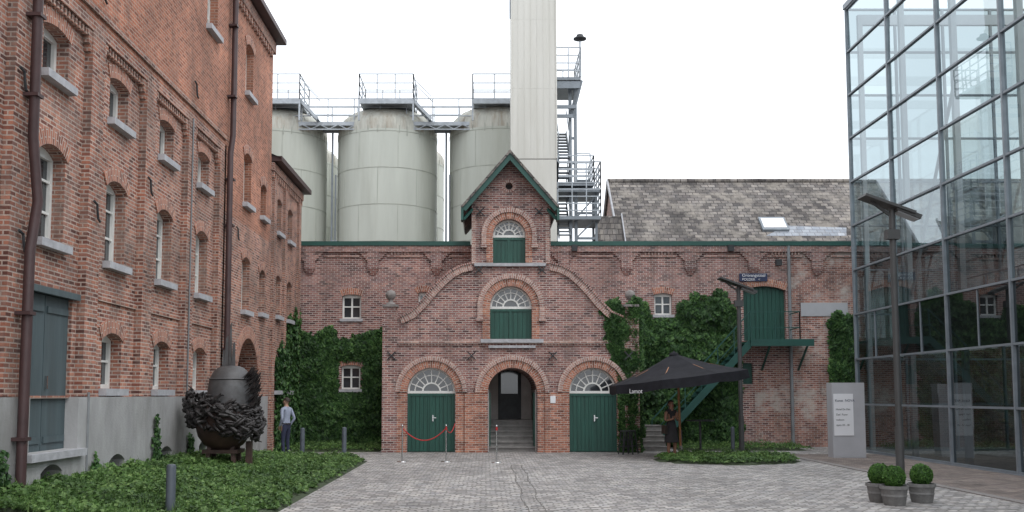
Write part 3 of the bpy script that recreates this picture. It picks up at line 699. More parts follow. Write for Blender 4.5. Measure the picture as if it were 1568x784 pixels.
for pz,xr in ((334,918),(292,918),(283,908)):
    zz=sz(pz); s3.box(sx(853),sx(xr),YS-.5,YS+1.7,zz-.14,zz)
    rail(s2,(sx(853),YS-.5,zz),(sx(xr),YS-.5,zz),1.1,.6,mid=3); rail(s2,(sx(xr),YS-.5,zz),(sx(xr),YS+1.7,zz),1.1,.8,mid=3)
for i in range(7):
    zz=sz(365)+i*1.05
    s1.beam((sx(882),YS,zz),(sx(913) if zz<sz(300) else sx(874),YS,zz),.07,.1)
s1.beam((sx(882),YS,sz(365)),(sx(913),YS,sz(334)),.06,.06); s1.beam((sx(882),YS,sz(334)),(sx(913),YS,sz(300)),.06,.06)
s2.cyl((sx(888),YS-.6,zt),(sx(888),YS-.6,sz(70)),.035,n=8)
lm=Part('floodlight',sw,'iron',True); lm.lathe((sx(888),YS-.6,sz(70)),[(.001,-.02),(.12,.0),(.27,.05),(.27,.09),(.16,.15),(.13,.24),(.001,.26)],20)
s3.box(sx(884),sx(907),YS+.6,YS+2,sz(270)-.1,sz(270)); rail(s2,(sx(884),YS+.6,sz(270)),(sx(907),YS+.6,sz(270)),1.1,.5)

# ------------------------------------------------------------------ slate-roofed house
hs=group('slate_roof_house'); hr=Part('roof',hs,'slate'); hr2=Part('roof_patch',hs,'slate2'); hb=Part('walls',hs,'brick'); hv=Part('verge',hs,'stone')
Ye,Yr=41.0,46.5; ze=ztop-.25; zr=zf(278,Yr)
xl0=xf(957,Ye,ze); xr=XR
sl=math.hypot(Yr-Ye,zr-ze)
hr.face([(xl0,Ye,ze),(xr,Ye,ze),(xr,Yr,zr),(xl0-.0,Yr,zr)],[(0,0),(xr-xl0,0),(xr-xl0,sl),(0,sl)])
hr.face([(xl0,Yr,zr),(xr,Yr,zr),(xr,2*Yr-Ye,ze),(xl0,2*Yr-Ye,ze)],[(0,0),(xr-xl0,0),(xr-xl0,sl),(0,sl)])
hb.plate(lambda a,b,c:(xl0+.1+c,a,b),[(Ye+.1,0),(Ye+.1,ze-.08),(Yr,zr-.08),(2*Yr-Ye-.1,ze-.08),(2*Yr-Ye-.1,0)],[],0,.3)
hb.box(xl0+.4,XR,Ye+.2,Ye+.5,0,ze-.05)
for s in (0,1):
    ya=Ye-.05 if s==0 else 2*Yr-Ye+.05
    hv.beam((xl0-.02,ya,ze-.03),(xl0-.02,Yr,zr+.02),.07,.16)
rdg=Part('ridge_tiles',hs,'slate'); 
x=xl0
while x<xr: rdg.tube([(x,Yr,zr+.02),(x+.38,Yr,zr+.03+U(-.01,.01))],[.12,.11],8); x+=.39
def onroof(px_,py_):
    for i in range(400):
        Y=Ye+(Yr-Ye)*i/400; z=ze+(zr-ze)*i/400
        if zf(py_,Y)<=z: return Vector((xf(px_,Y,z),Y,z))
    return Vector((xf(px_,Yr,zr),Yr,zr))
off=Vector((0,-.01,.012))
q=[onroof(1172,362)+off,onroof(1296,362)+off,onroof(1296,349)+off,onroof(1205,346)+off]
hr2.face(q,[(p.x,p.y*1.3) for p in q])
sk=Part('skylight_frame',hs,'steelg'); a=onroof(1168,355);b=onroof(1200,336); sl_=(zr-ze)/(Yr-Ye)
def rp(x,y,o): return (x,y-o*.6,ze+(y-Ye)*sl_+o)
def rbox(part,x0,x1,y0,y1,o0,o1):
    v=[rp(x,y,o) for o in (o0,o1) for y in (y0,y1) for x in (x0,x1)]
    part.add(v,[(0,2,3,1),(4,5,7,6),(0,1,5,4),(2,6,7,3),(0,4,6,2),(1,3,7,5)])
rbox(sk,a.x,b.x,a.y,b.y,.0,.1); skg=Part('skylight_pane',hs,'signw'); rbox(skg,a.x+.08,b.x-.08,a.y+.1,b.y-.1,.101,.12)
lr=Part('low_roof',hs,'slate'); lr.face([(xf(905,39.2),39.2,ztop-.1),(xl0-.1,39.2,ztop-.1),(xl0-.1,41,zf(331,41)),(xf(918,41),41,zf(331,41))],[(0,0),(2,0),(2,2),(0,2)])
hv.beam((xl0-.12,39.2,ztop),(xl0-.12,41,zf(328,41)),.05,.1)

# ------------------------------------------------------------------ glass building
gbx=group('glass_building'); XG=12.35
gm=Part('mullions',gbx,'steelg'); gg=Part('glass_panes',gbx,'glass',uv=False); ggd=Part('tinted_panes',gbx,'glassd',uv=False); sp=Part('spandrels',gbx,'spandrel'); gc=Part('inner_structure',gbx,'beamw'); gfl=Part('floors',gbx,'conc')
Ys=[32.6-3.25*i for i in range(12)]; rowh=1.495; Zs=[.05+rowh*i for i in range(11)]
XB=20.5
for i in range(len(Ys)-1):
    for j in range(10):
        o=[U(-.014,.014) for _ in range(4)]
        y1,y0=Ys[i],Ys[i+1];z0,z1=Zs[j],Zs[j+1]
        if j==2 and i>0: sp.face([(XG+.02,y0,z0),(XG+.02,y1,z0),(XG+.02,y1,z1),(XG+.02,y0,z1)])
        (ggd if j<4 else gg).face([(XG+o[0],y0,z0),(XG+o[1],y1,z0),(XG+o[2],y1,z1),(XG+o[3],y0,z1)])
        if j>2: gg.face([(XB,y0,z0),(XB,y1,z0),(XB,y1,z1),(XB,y0,z1)])
for y in Ys:
    gm.box(XG-.07,XG+.06,y-.035,y+.035,0,Zs[-1]+.1); gm.box(XB-.05,XB+.08,y-.035,y+.035,0,Zs[-1])
    gc.box(XG+.35,XG+.5,y-.075,y+.075,0,Zs[-1]-.2); gc.box(XB-.5,XB-.35,y-.075,y+.075,0,Zs[-1]-.2)
    gc.box(XG+.36,XB-.36,y-.07,y+.07,Zs[-1]-.55,Zs[-1]-.2)
for z in Zs:
    gm.box(XG-.06,XG+.05,Ys[-1],Ys[0],z-.028,z+.028); gm.box(XB-.04,XB+.06,Ys[-1],Ys[0],z-.028,z+.028)
for i,y in enumerate(Ys[:-1]):
    ym=y-1.625
    gm.box(XG-.03,XG+.03,ym-.02,ym+.02,Zs[2],Zs[3])
    if i%2==1: gc.beam((XG+.45,y,Zs[3]+.2),(XG+.45,y-3.25,Zs[7]),.07,.07); gc.beam((XB-.45,y,Zs[7]),(XB-.45,y-3.25,Zs[3]+.2),.07,.07)
ne=5
for k in range(ne+1):
    x=XG+(XB-XG)*k/ne
    if 0<k<ne: gm.box(x-.035,x+.035,Ys[0]-.05,Ys[0]+.05,0,Zs[-1])
for z in Zs: gm.box(XG+.06,XB-.05,Ys[0]-.04,Ys[0]+.04,z-.03,z+.03)
for k in range(ne):
    xa_=XG+(XB-XG)*k/ne; xb_=XG+(XB-XG)*(k+1)/ne
    for j in range(10):
        gg.face([(xa_,Ys[0],Zs[j]),(xb_,Ys[0],Zs[j]),(xb_,Ys[0],Zs[j+1]),(xa_,Ys[0],Zs[j+1])])
gfl.box(XG+.6,XB-.3,-3.15,27.5,3.75,4.05); gfl.box(XG+3.0,XB-.3,-3.15,22,8.2,8.5)
rail(gm,(XG+.9,-3,4.05),(XG+.9,27.4,4.05),1.0,1.6,.02)
gc.box(XB-.3,XB-.1,-3.15,32.4,0,3.7)
gm.box(XG-.1,XG+.1,Ys[-1],Ys[0]+.1,-.05,.02); gm.box(XG-.1,XG+.12,Ys[-1],Ys[0]+.1,Zs[-1]+.02,Zs[-1]+.2)

# ------------------------------------------------------------------ ivy & beds
def noise2(x,y,s=1,seed=0): return noise.noise(Vector((x*s,y*s,seed)))
def ivywall(name,mp,region,a0,a1,b0,b1,n,depth=.28,size=(.09,.17),solid=True):
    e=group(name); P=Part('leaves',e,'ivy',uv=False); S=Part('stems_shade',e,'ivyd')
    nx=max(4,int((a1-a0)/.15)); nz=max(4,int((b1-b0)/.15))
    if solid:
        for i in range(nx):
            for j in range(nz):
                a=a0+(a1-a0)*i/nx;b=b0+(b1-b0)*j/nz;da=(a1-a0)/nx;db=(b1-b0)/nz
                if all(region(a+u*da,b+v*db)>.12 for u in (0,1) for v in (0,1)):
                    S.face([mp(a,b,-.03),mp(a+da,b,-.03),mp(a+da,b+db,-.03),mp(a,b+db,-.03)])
    k=0;tries=0
    nn=Vector(mp(0,0,-1))-Vector(mp(0,0,0))
    while k<n and tries<n*8:
        tries+=1
        a=U(a0,a1);b=U(b0,b1);r=region(a,b)
        if r<=0: continue
        if r<.25 and R()>r*3+.15: continue
        dd=(.04+depth*min(1,r*1.3)*(.5+.6*noise2(a,b,1.6,3)+.35*noise2(a,b,4.5,5)))*(.55+.45*R())
        p=Vector(mp(a,b,-max(.03,dd)))
        P.leaf(p,nn*1.0+Vector((U(-.8,.8),U(-.8,.8),U(-.1,1.0))),U(*size),Vector((U(-.5,.5),U(-.2,.2),-1)))
        k+=1
def edgefun(topfn,a0,a1,b0,holes=()):
    def f(a,b):
        t=topfn(a)+.35*noise2(a,b,1.7,9)+.18*noise2(a,b,6,2)
        r=min(t-b,a-a0+.12*noise2(b,0,2,1),a1-a+.15*noise2(b,0,2.2,4),b-b0+.5)
        for (h0,h1,g0,g1) in holes:
            d=max(h0-a,a-h1,g0-b,b-g1)
            r=min(r,d+.05*noise2(a,b,5,7))
        return r
    return f
def interp(pts):
    xs=[p[0] for p in pts]
    def f(a):
        if a<=xs[0]: return pts[0][1]
        if a>=xs[-1]: return pts[-1][1]
        i=bisect.bisect_right(xs,a)-1; t=(a-xs[i])/(xs[i+1]-xs[i]); return pts[i][1]*(1-t)+pts[i+1][1]*t
    return f
tl=interp([(wx(a),wz(b)) for a,b in ((440,496),(470,512),(500,502),(530,520),(560,505),(600,500))])
hol=(wx(520),wx(555),wz(600),wz(554))
ivywall('wall_ivy',mW,edgefun(tl,XL+.05,wx(600),0,[hol]),XL,wx(602),0,wz(480),19000,depth=.36)
ivywall('wall_ivy',mL,edgefun(interp([(31.5,3.3),(33.5,4.6),(35.2,4.9)]),31.2,35.4,0),31.0,35.2,0,5.3,4500,depth=.2)
tr_=interp([(wx(a),wz(b)) for a,b in ((940,500),(965,470),(990,462),(1000,484),(1033,484),(1042,462),(1062,448),(1078,456),(1095,446),(1112,450),(1125,465),(1138,500))])
ivywall('wall_ivy',mW,edgefun(tr_,wx(940),wx(1134),0,[(wx(1000),wx(1033),wz(484),wz(440))]),wx(938),wx(1138),0,wz(430),24000,depth=.45)
tg=interp([(gx(a),gz(b)) for a,b in ((918,470),(930,462),(945,450),(955,470),(975,455),(986,470))])
def regG(a,b):
    f=edgefun(tg,gx(945),gx(984),0)(a,b)
    if b>gz(560): f=max(f,min(tg(a)+.3*noise2(a,b,2,9)-b,a-gx(922+ (b-gz(480))*-8)+.2*noise2(a,b,3,1),gx(984)-a,b-gz(560)+.2*noise2(a,b,3,3)))
    return f
ivywall('wall_ivy',mG,regG,gx(915),gx(986),0,gz(440),9000,depth=.22)
ivywall('wall_ivy',mW,edgefun(interp([(wx(1266),wz(490)),(wx(1285),wz(478)),(wx(1305),wz(482))]),wx(1268),wx(1330),wz(575)),wx(1264),wx(1330),wz(588),wz(470),3500,depth=.25)

def bed(name,inside,hfun,x0,x1,y0,y1,dens,size=(.04,.085),lift=.13,dx=.3,blade=.2):
    e=group(name); S=Part('soil',e,'soil',True); P=Part('leaves',e,'cover',uv=False)
    nx=int((x1-x0)/dx);ny=int((y1-y0)/dx)
    vs=[]
    for j in range(ny+1):
        for i in range(nx+1):
            x=x0+i*dx;y=y0+j*dx; vs.append((x,y,hfun(x,y)+.02 if inside(x,y)>0 else -.03))
    S.add(vs,[(j*(nx+1)+i,j*(nx+1)+i+1,(j+1)*(nx+1)+i+1,(j+1)*(nx+1)+i) for j in range(ny) for i in range(nx)])
    for _ in range(int((x1-x0)*(y1-y0)*dens)):
        x=U(x0,x1);y=U(y0,y1);r=inside(x,y)+.2*noise2(x,y,3,4)+.1*noise2(x,y,9,2)
        if r<=0: continue
        h=hfun(x,y)+.02
        z=h+lift*(.3+.7*R())*(.7+.9*noise2(x,y,1.7,6)+.5*noise2(x,y,6,1))*min(1,r*4+.3)
        if R()<blade and noise2(x,y,.8,11)>-.1:
            L=U(.08,.22); d=Vector((U(-.5,.5),U(-.5,.5),1)).normalized()*L; s=Vector((U(-1,1),U(-1,1),0)).normalized()*.008; p=Vector((x,y,z-.05))
            P.add([p-s,p+s,p+d],[(0,1,2)]); continue
        P.leaf(Vector((x,y,max(.02,z))),Vector((U(-.8,.8),U(-1.0,.5),1)),U(*size))
def inL(x,y):
    r=min(-3.4-x+.15*noise2(0,y,.7,2),28.5-y,x+6.8)
    cx,cy=-4.9,27.0
    if x>cx and y>cy: r=min(r,1.5-math.hypot(x-cx,y-cy))
    return min(r,math.hypot(x+4.57,(y-14.0)*.5)-.14)
def hL(x,y):
    t=max(0,min(1,(-3.4-x)/3.34)); k=max(0,min(1,(28.3-y)/5)); return .42*t*k+.03
bed('ground_cover_bed',inL,hL,-6.8,-3.1,12.5,28.8,1300,lift=.17)
bed('ground_cover_bed',lambda x,y:(1-math.hypot((x-6.8)/1.95,(y-28.0)/1.75))*1.7,lambda x,y:.04,4.7,9.0,26,30.1,900,lift=.17)
bed('ground_cover_bed',lambda x,y:min(x-6.6,10.9-x,y-32.8,34.9-y),lambda x,y:.03,6.4,11.2,32.5,35.2,350,lift=.2)
bed('ground_cover_bed',lambda x,y:min(x+6.6,-3.45-x,y-32.2,35.2-y),lambda x,y:.03,-6.7,-3.3,32.0,35.2,400,lift=.2)
for yc,zh,w in ((16.9,.75,.35),(20.0,1.5,.4),(13.6,1.1,.5),(22.3,1.0,.4),(24.3,1.2,.5)):
    ivywall('plinth_creeper',lambda a,b,c:(XL+.03-c,a,b),(lambda yc,zh,w:(lambda a,b:min(w*(1-b/(zh+.6))-abs(a-yc)+.15*noise2(a,b,4,3),zh-b+.25*noise2(a,b,5,1))))(yc,zh,w),yc-w-.3,yc+w+.3,.2,zh+.4,420,depth=.1,solid=False,size=(.06,.12))

# ------------------------------------------------------------------ street furniture
def bollard(x,y,z0,h,r=.055):
    e=group('bollard'); p=Part('post',e,'boll',True); p.lathe((x,y,z0),[(r,0),(r,h-.04),(r*.9,h-.01),(r*.6,h),(.001,h+.003)],20)
    b=Part('base_plate',e,'boll'); b.lathe((x,y,z0),[(.001,.012),(.09,.012),(.09,0)],16)
bollard(xf(463,29.2,.5),29.2,0,.88,.07);bollard(xf(527,29.2,.5),29.2,0,.9,.07);bollard(xf(262,14.2,.7),14.2,.08,.78,.068)
bollard(xf(1042,29.8,.5),29.8,0,.8,.05);bollard(xf(1122,31.2,.5),31.2,0,.85,.06)
def street_lamp(x,y,h):
    e=group('street_lamp',(x,y,0)); p=Part('post',e,'lampm',True); p.tube([(0,0,0),(0,0,1.2)],.085,16); p.tube([(0,0,1.2),(0,0,h)],.065,14)
    q=Part('base',e,'lampm'); q.box(-.14,.14,-.14,.14,0,.02)
    hd=Part('head',e,'lampm'); hd.box(-.14,.12,-.09,.09,h-.62,h-.42); hd.box(-.045,.045,-.05,.05,h,h+.12)
    hd.beam((-.62,0,h+.30),(.42,0,h-.08),.46,.055)
    hd.beam((.05,0,h+.03),(.55,0,h-.17),.36,.09)
    ln=Part('lens',e,'beamw'); ln.beam((.08,0,h-.035),(.5,0,h-.205),.28,.03)
    hd.beam((-.05,0,h-.1),(-.45,0,h+.2),.05,.05)
street_lamp(xf(1377,20.4,1),20.4,zf(322,20.4)); street_lamp(xf(1135,31,1),31.0,zf(440,31))
def potted(px,py,top):
    Y=H*F/(py-605); x=xf(px,Y,.3); e=group('potted_boxwood',(x,Y,0))
    p=Part('pot',e,'pot',True); h=.33
    p.lathe((0,0,0),[(.001,0),(.165,0),(.18,.04),(.195,.14),(.205,.15),(.205,.17),(.198,.18),(.215,.27),(.235,.275),(.235,h),(.21,h),(.205,h-.05),(.001,h-.05)],28)
    s=Part('soil',e,'soil'); s.lathe((0,0,0),[(.001,h-.04),(.207,h-.04)],20)
    r=.185; zc=h+r*.78
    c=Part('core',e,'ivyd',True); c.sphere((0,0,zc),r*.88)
    l=Part('foliage',e,'box',uv=False)
    for _ in range(3400):
        d=Vector((random.gauss(0,1),random.gauss(0,1),random.gauss(0,1))).normalized()
        rr=r*(.88+.15*R()+.09*noise2(d.x*3,d.y*3+d.z*2,1,px*.1))
        l.leaf(Vector((0,0,zc))+d*rr,d+Vector((U(-.9,.9),U(-.9,.9),U(-.6,.9))),U(.018,.036))
potted(1347,766,706);potted(1369,771,710);potted(1411,767,704)
e=group('information_pillar'); Y=29.2; x0,x1=xf(1275,Y,1),xf(1325,Y,1); p=Part('slab',e,'conc'); p.box(x0,x1,Y,Y+.45,0,zf(586,Y)); 
w=Part('poster',e,'signw'); w.box(x0+.04,xf(1307,Y,1),Y-.02,Y-.001,zf(667,Y),zf(603,Y))
text(e,'heading','Kunst  NOVA',(x0+.08,Y-.025,zf(615,Y)),.10,(pi/2,0,0),'signb')
for i,s in enumerate(['Hotel De Met','Zaal  Foyer','welkom','open 10 - 18']): text(e,'lines_%d'%i,s,(x0+.1,Y-.025,zf(628+i*8,Y)),.075,(pi/2,0,0),'inside')
e=group('rope_barrier'); cp=Part('posts',e,'chrome',True); rp_=Part('rope',e,'rope',True)
Yr_=27.5; pos=[(xf(616,Yr_,.5),Yr_),(xf(683,Yr_,.5),Yr_),(xf(760.5,27.2,.5),27.2)]
for x,y in pos:
    cp.lathe((x,y,0),[(.001,.025),(.06,.02),(.14,.015),(.15,0)],20); cp.cyl((x,y,0),(x,y,.98),.02,n=10); cp.sphere((x,y,1.0),.032,8)
(a,ya),(b,yb)=pos[0],pos[1]
rp_.tube([(a+(b-a)*t/14,ya,.93-.34*(1-(2*t/14-1)**2)) for t in range(15)],.015,8)
c=gx(697); rp_.tube([(b+(c-b)*t/8,yb+(YG-yb)*t/8*.97,.93-.2*(1-(2*t/8-1)**2)) for t in range(9)],.015,8)
rp_.cyl((b,yb,.88),(b,yb,.97),.03,n=8); rp_.cyl((pos[2][0],27.2,.88),(pos[2][0],27.2,.97),.03,n=8)
# umbrella
ux,uy=xf(1038,29.4,2),29.4
e=group('patio_umbrella',(ux,uy,0)); pw=Part('pole',e,'wood',True); pw.tube([(.06,0,0),(0,0,zf(545,29.4))],.035,12)
bs=Part('base',e,'stone_d'); bs.box(-.28,.38,-.33,.33,0,.07); bs.cyl((.06,0,.07),(.06,0,.35),.05,n=12)
cn=Part('canopy',e,'fabric'); rb=Part('ribs',e,'wood')
za=zf(541,29.4); tilt=math.radians(7); nn_=8
def cp3(r,t,dz):
    x=r*math.cos(t);y=r*math.sin(t); z=za-r/2.1*.74+dz
    xx=x*math.cos(tilt)-(z-za)*math.sin(tilt); zz=za+x*math.sin(tilt)+(z-za)*math.cos(tilt); return (xx-.12,y,zz)
seg=6
for k in range(nn_):
    for m in range(seg):
        t0=2*pi*(k+m/seg)/nn_+pi/8;t1=2*pi*(k+(m+1)/seg)/nn_+pi/8
        def rad(f,mm): return f*2.1*math.cos(pi/nn_)/math.cos((mm/seg-.5)*2*pi/nn_)
        def sag(f,mm): return -.07*math.sin(pi*mm/seg)*f*1.0-.07*math.sin(pi*f)
        fs=[0.02,.25,.5,.75,1]
        for f0,f1 in zip(fs[:-1],fs[1:]):
            cn.face([cp3(rad(f0,m),t0,sag(f0,m)),cp3(rad(f1,m),t0,sag(f1,m)),cp3(rad(f1,m+1),t1,sag(f1,m+1)),cp3(rad(f0,m+1),t1,sag(f0,m+1))])
        cn.face([cp3(rad(1,m),t0,sag(1,m)),cp3(rad(1,m+1),t1,sag(1,m+1)),cp3(rad(1,m+1)+.02,t1,sag(1,m+1)-.24-.03*math.sin(pi*(m+1)/seg)),cp3(rad(1,m)+.02,t0,sag(1,m)-.24-.03*math.sin(pi*m/seg))])
    t=2*pi*k/nn_+pi/8
    rb.beam(cp3(.1,t,-.10),cp3(2.0,t,-.06),.025,.03); rb.beam((.03,0,za-.85),cp3(1.05,t,-.12),.022,.022)
cn.lathe((-.1,0,za-.05),[(.16,0),(.12,.05),(.03,.1),(.001,.14)],12)
tx=text(e,'valance_lettering','Lamot',(0,0,0),.18,(pi/2,0,0),'signw')
pa=Vector(cp3(2.12,2*pi*5/8-pi/8,0)); pb_=Vector(cp3(2.12,2*pi*5/8+pi/8,0))
mid=pa.lerp(pb_,.3); dirv=(pb_-pa).normalized(); tx.location=mid+Vector((-.0,-.05,-.26)); tx.rotation_euler=(pi/2,0,math.atan2(dirv.y,dirv.x))
def bar_table(x,y):
    e=group('bar_table',(x,y,0)); t=Part('top',e,'iron',True); t.lathe((0,0,1.07),[(.001,0),(.4,0),(.42,.01),(.42,.03),(.4,.04),(.001,.04)],28)
    l=Part('column',e,'iron',True); l.tube([(0,0,0),(0,0,1.07)],.035,12); l.lathe((0,0,0),[(.001,.03),(.08,.03),(.25,.012),(.26,0)],20)
bar_table(xf(1072,29.6,1),29.6)
def bar_stool(x,y,rz=0):
    e=group('bar_stool',(x,y,0),rz); t=Part('seat',e,'iron',True); t.lathe((0,0,.7),[(.001,0),(.16,0),(.17,.015),(.17,.035),(.15,.045),(.001,.045)],20)
    l=Part('legs',e,'iron')
    for sx_ in (-1,1):
        for sy in (-1,1): l.beam((sx_*.1,sy*.1,.7),(sx_*.17,sy*.17,0),.03,.03)
    for z,q in ((.25,.146),(.45,.126)):
        l.beam((-q,-q,z),(q,-q,z),.02,.02);l.beam((-q,q,z),(q,q,z),.02,.02);l.beam((-q,-q,z),(-q,q,z),.02,.02);l.beam((q,-q,z),(q,q,z),.02,.02)
bar_stool(xf(957,31,.5),30.9,.3);bar_stool(xf(967,31,.5),31.2,.9)
# metal staircase on wing
e=group('metal_staircase'); sp_=Part('platform',e,'green2'); sr=Part('railings',e,'green2'); sd=Part('treads',e,'green2')
zp=wz(524); xa,xb=wx(1136),wx(1228); yf=34.05
sp_.box(xa,xb,yf,YW-.02,zp-.06,zp); sp_.box(xa-.02,xb+.02,yf-.06,yf-.001,zp-.2,zp+.04)
for xx in (xb-.15,xa+.7): sp_.beam((xx,yf+.05,zp-.1),(xx,YW-.02,zp-1.0),.06,.06)
rail(sr,(xa,yf,zp),(xb-.45,yf,zp),1.0,.8,.02,1); rail(sr,(xb-.45,yf,zp),(xb-.45,YW-.1,zp),1.0,.8,.02,1)
xe=5.75
for yy in (yf+.03,yf+.93): sr.beam((xa,yy,zp-.08),(xe,yy,.0),.05,.24)
ns=20
for i in range(ns):
    t=(i+.5)/ns; sd.box(xa+(xe-xa)*t-.12,xa+(xe-xa)*t+.12,yf+.05,yf+.92,zp*(1-t)-.02,zp*(1-t)+.02)
for yy in (yf+.03,):
    sr.beam((xa,yy,zp+1),(xe,yy,1.0),.04,.04); sr.beam((xa,yy,zp+.5),(xe,yy,.5),.025,.025)
    for i in range(7): t=i/6; sr.beam((xa+(xe-xa)*t,yy,zp*(1-t)),(xa+(xe-xa)*t,yy,zp*(1-t)+1),.03,.03)
e=group('stone_steps'); q=Part('steps',e,'step')
for i in range(5): q.box(xf(984,33,.5)+.0,xf(1018,33,.5),32.6+i*.25,34.2,.165*i,.165*(i+1)-.03); q.box(xf(984,33,.5)-.02,xf(1018,33,.5)+.02,32.57+i*.25,34.21,.165*(i+1)-.029,.165*(i+1))

# ------------------------------------------------------------------ sculpture
e=group('egg_sculpture',(xf(343,21.5,1),21.5,hL(-5.7,21.5)-.02))
s=Part('stand',e,'rust'); 
for a in (-.3,.3):
    for b in (-.25,.25): s.beam((a,b,0),(a*.8,b*.8,.5),.09,.09)
s.box(-.38,.38,-.33,.33,.30,.38); s.box(-.42,.42,-.36,.36,.0,.06); s.box(.5,.62,-.1,.05,0,.55)
bw=Part('bowl',e,'rust',True)
bw.lathe((0,0,.34),[(.001,0),(.25,.03),(.42,.14),(.55,.32),(.61,.55),(.60,.8),(.5,1.0),(.001,1.05)],36)
dm=Part('dome',e,'lead',True)
dm.lathe((.12,0,1.20),[(.50,0),(.50,.3),(.48,.5),(.455,.65),(.42,.77),(.36,.87),(.28,.945),(.18,.985),(.001,1.0)],36,1,1)
dm.lathe((.12,0,1.9),[(.45,-.02),(.47,0),(.45,.02)],36)
wr=Part('writhing_forms',e,'bronze',True)
for i in range(360):
    t=U(0,2*pi); z=.74+.70*R(); zt_=(z-.74)/.70
    r=.60+.12*math.sin(pi*zt_)
    c=Vector((r*math.cos(t)*1.06,r*math.sin(t),z+.16*math.cos(t+pi)))
    d=Vector((-math.sin(t),math.cos(t),U(-1.0,1.0)))*U(.06,.14); o=Vector((math.cos(t),math.sin(t),U(-.5,.8)))
    pts=[c-d,c-d*.4+o*.07,c+d*.3+o*U(.06,.12),c+d*.9+o*U(-.02,.1),c+d*1.2+o*U(-.05,.16)]
    k=U(.022,.045); wr.tube(pts,[k*.7,k,k*1.05,k*.8,k*.3],7)
fe=Part('feathers',e,'bronze')
for i in range(110):
    t=R(); base=Vector((.42+.1*math.sin(t*3),U(-.35,.3),.85+t*1.1)); L=U(.25,.42)
    tip=base+Vector((.20+.08*R(),U(-.08,.08),L*.75)); mid=(base+tip)/2+Vector((.06,0,-.02)); w_=Vector((0,.05,0))
    fe.face([base,mid-w_,tip,mid+w_]); fe.face([base,mid-w_+Vector((.02,0,.02)),tip,mid-w_*.2+Vector((-.02,0,.05))])
fn=Part('fins',e,'lead')
for x,w,h in ((.02,.05,.75),(.10,.03,1.05),(.17,.045,.62),(-.05,.03,.45)):
    v=[(x-w,-.02,2.1),(x+w,-.02,2.1),(x+w*.5,.0,2.1+h),(x-w*.4,.0,2.1+h*.93)]; fn.add(v+[(a,b+.05,c) for a,b,c in v],[(0,1,2,3),(7,6,5,4),(0,4,5,1),(1,5,6,2),(2,6,7,3),(3,7,4,0)])

build()
# ------------------------------------------------------------------ people
def person(name,loc,rotz,joints,bones,fingers,mats,extra):
    e=group(name,loc,rotz)
    names=list(joints); vs=[joints[n][0] for n in names]; rad=[joints[n][1] for n in names]
    edges=[(names.index(a),names.index(b)) for a,b,_ in bones]; segs=[(Vector(joints[a][0]),Vector(joints[b][0]),m) for a,b,m in bones]
    roots=[0]
    for chain,r,m in fingers:
        o=len(vs); roots.append(o)
        for i,p in enumerate(chain):
            vs.append(p); rr=r*(1-.12*i); rad.append((rr,rr))
            if i: edges.append((o+i-1,o+i)); segs.append((Vector(chain[i-1]),Vector(p),m))
    me=bpy.data.meshes.new(name+'_body'); me.from_pydata(vs,edges,[]); ob=bpy.data.objects.new('body',me); scene.collection.objects.link(ob)
    sk=ob.modifiers.new('skin','SKIN'); sk.use_smooth_shade=True
    sv=me.skin_vertices[0].data
    for i,r in enumerate(rad): sv[i].radius=r; sv[i].use_root=(i in roots)
    sb=ob.modifiers.new('sub','SUBSURF'); sb.levels=2; sb.render_levels=2
    dg=bpy.context.evaluated_depsgraph_get(); dg.update()
    nm=bpy.data.meshes.new_from_object(ob.evaluated_get(dg)); bpy.data.objects.remove(ob)
    for m in mats: nm.materials.append(M[m])
    for p in nm.polygons:
        c=p.center; best=1e9;bm=0
        for a,b,m in segs:
            ab=b-a; t=max(0,min(1,(c-a).dot(ab)/max(1e-9,ab.length_squared))); d=(c-(a+ab*t)).length
            if d<best: best=d;bm=m
        p.material_index=bm; p.use_smooth=True
    o=bpy.data.objects.new('body',nm); scene.collection.objects.link(o); o.parent=e
    extra(e)
    return e
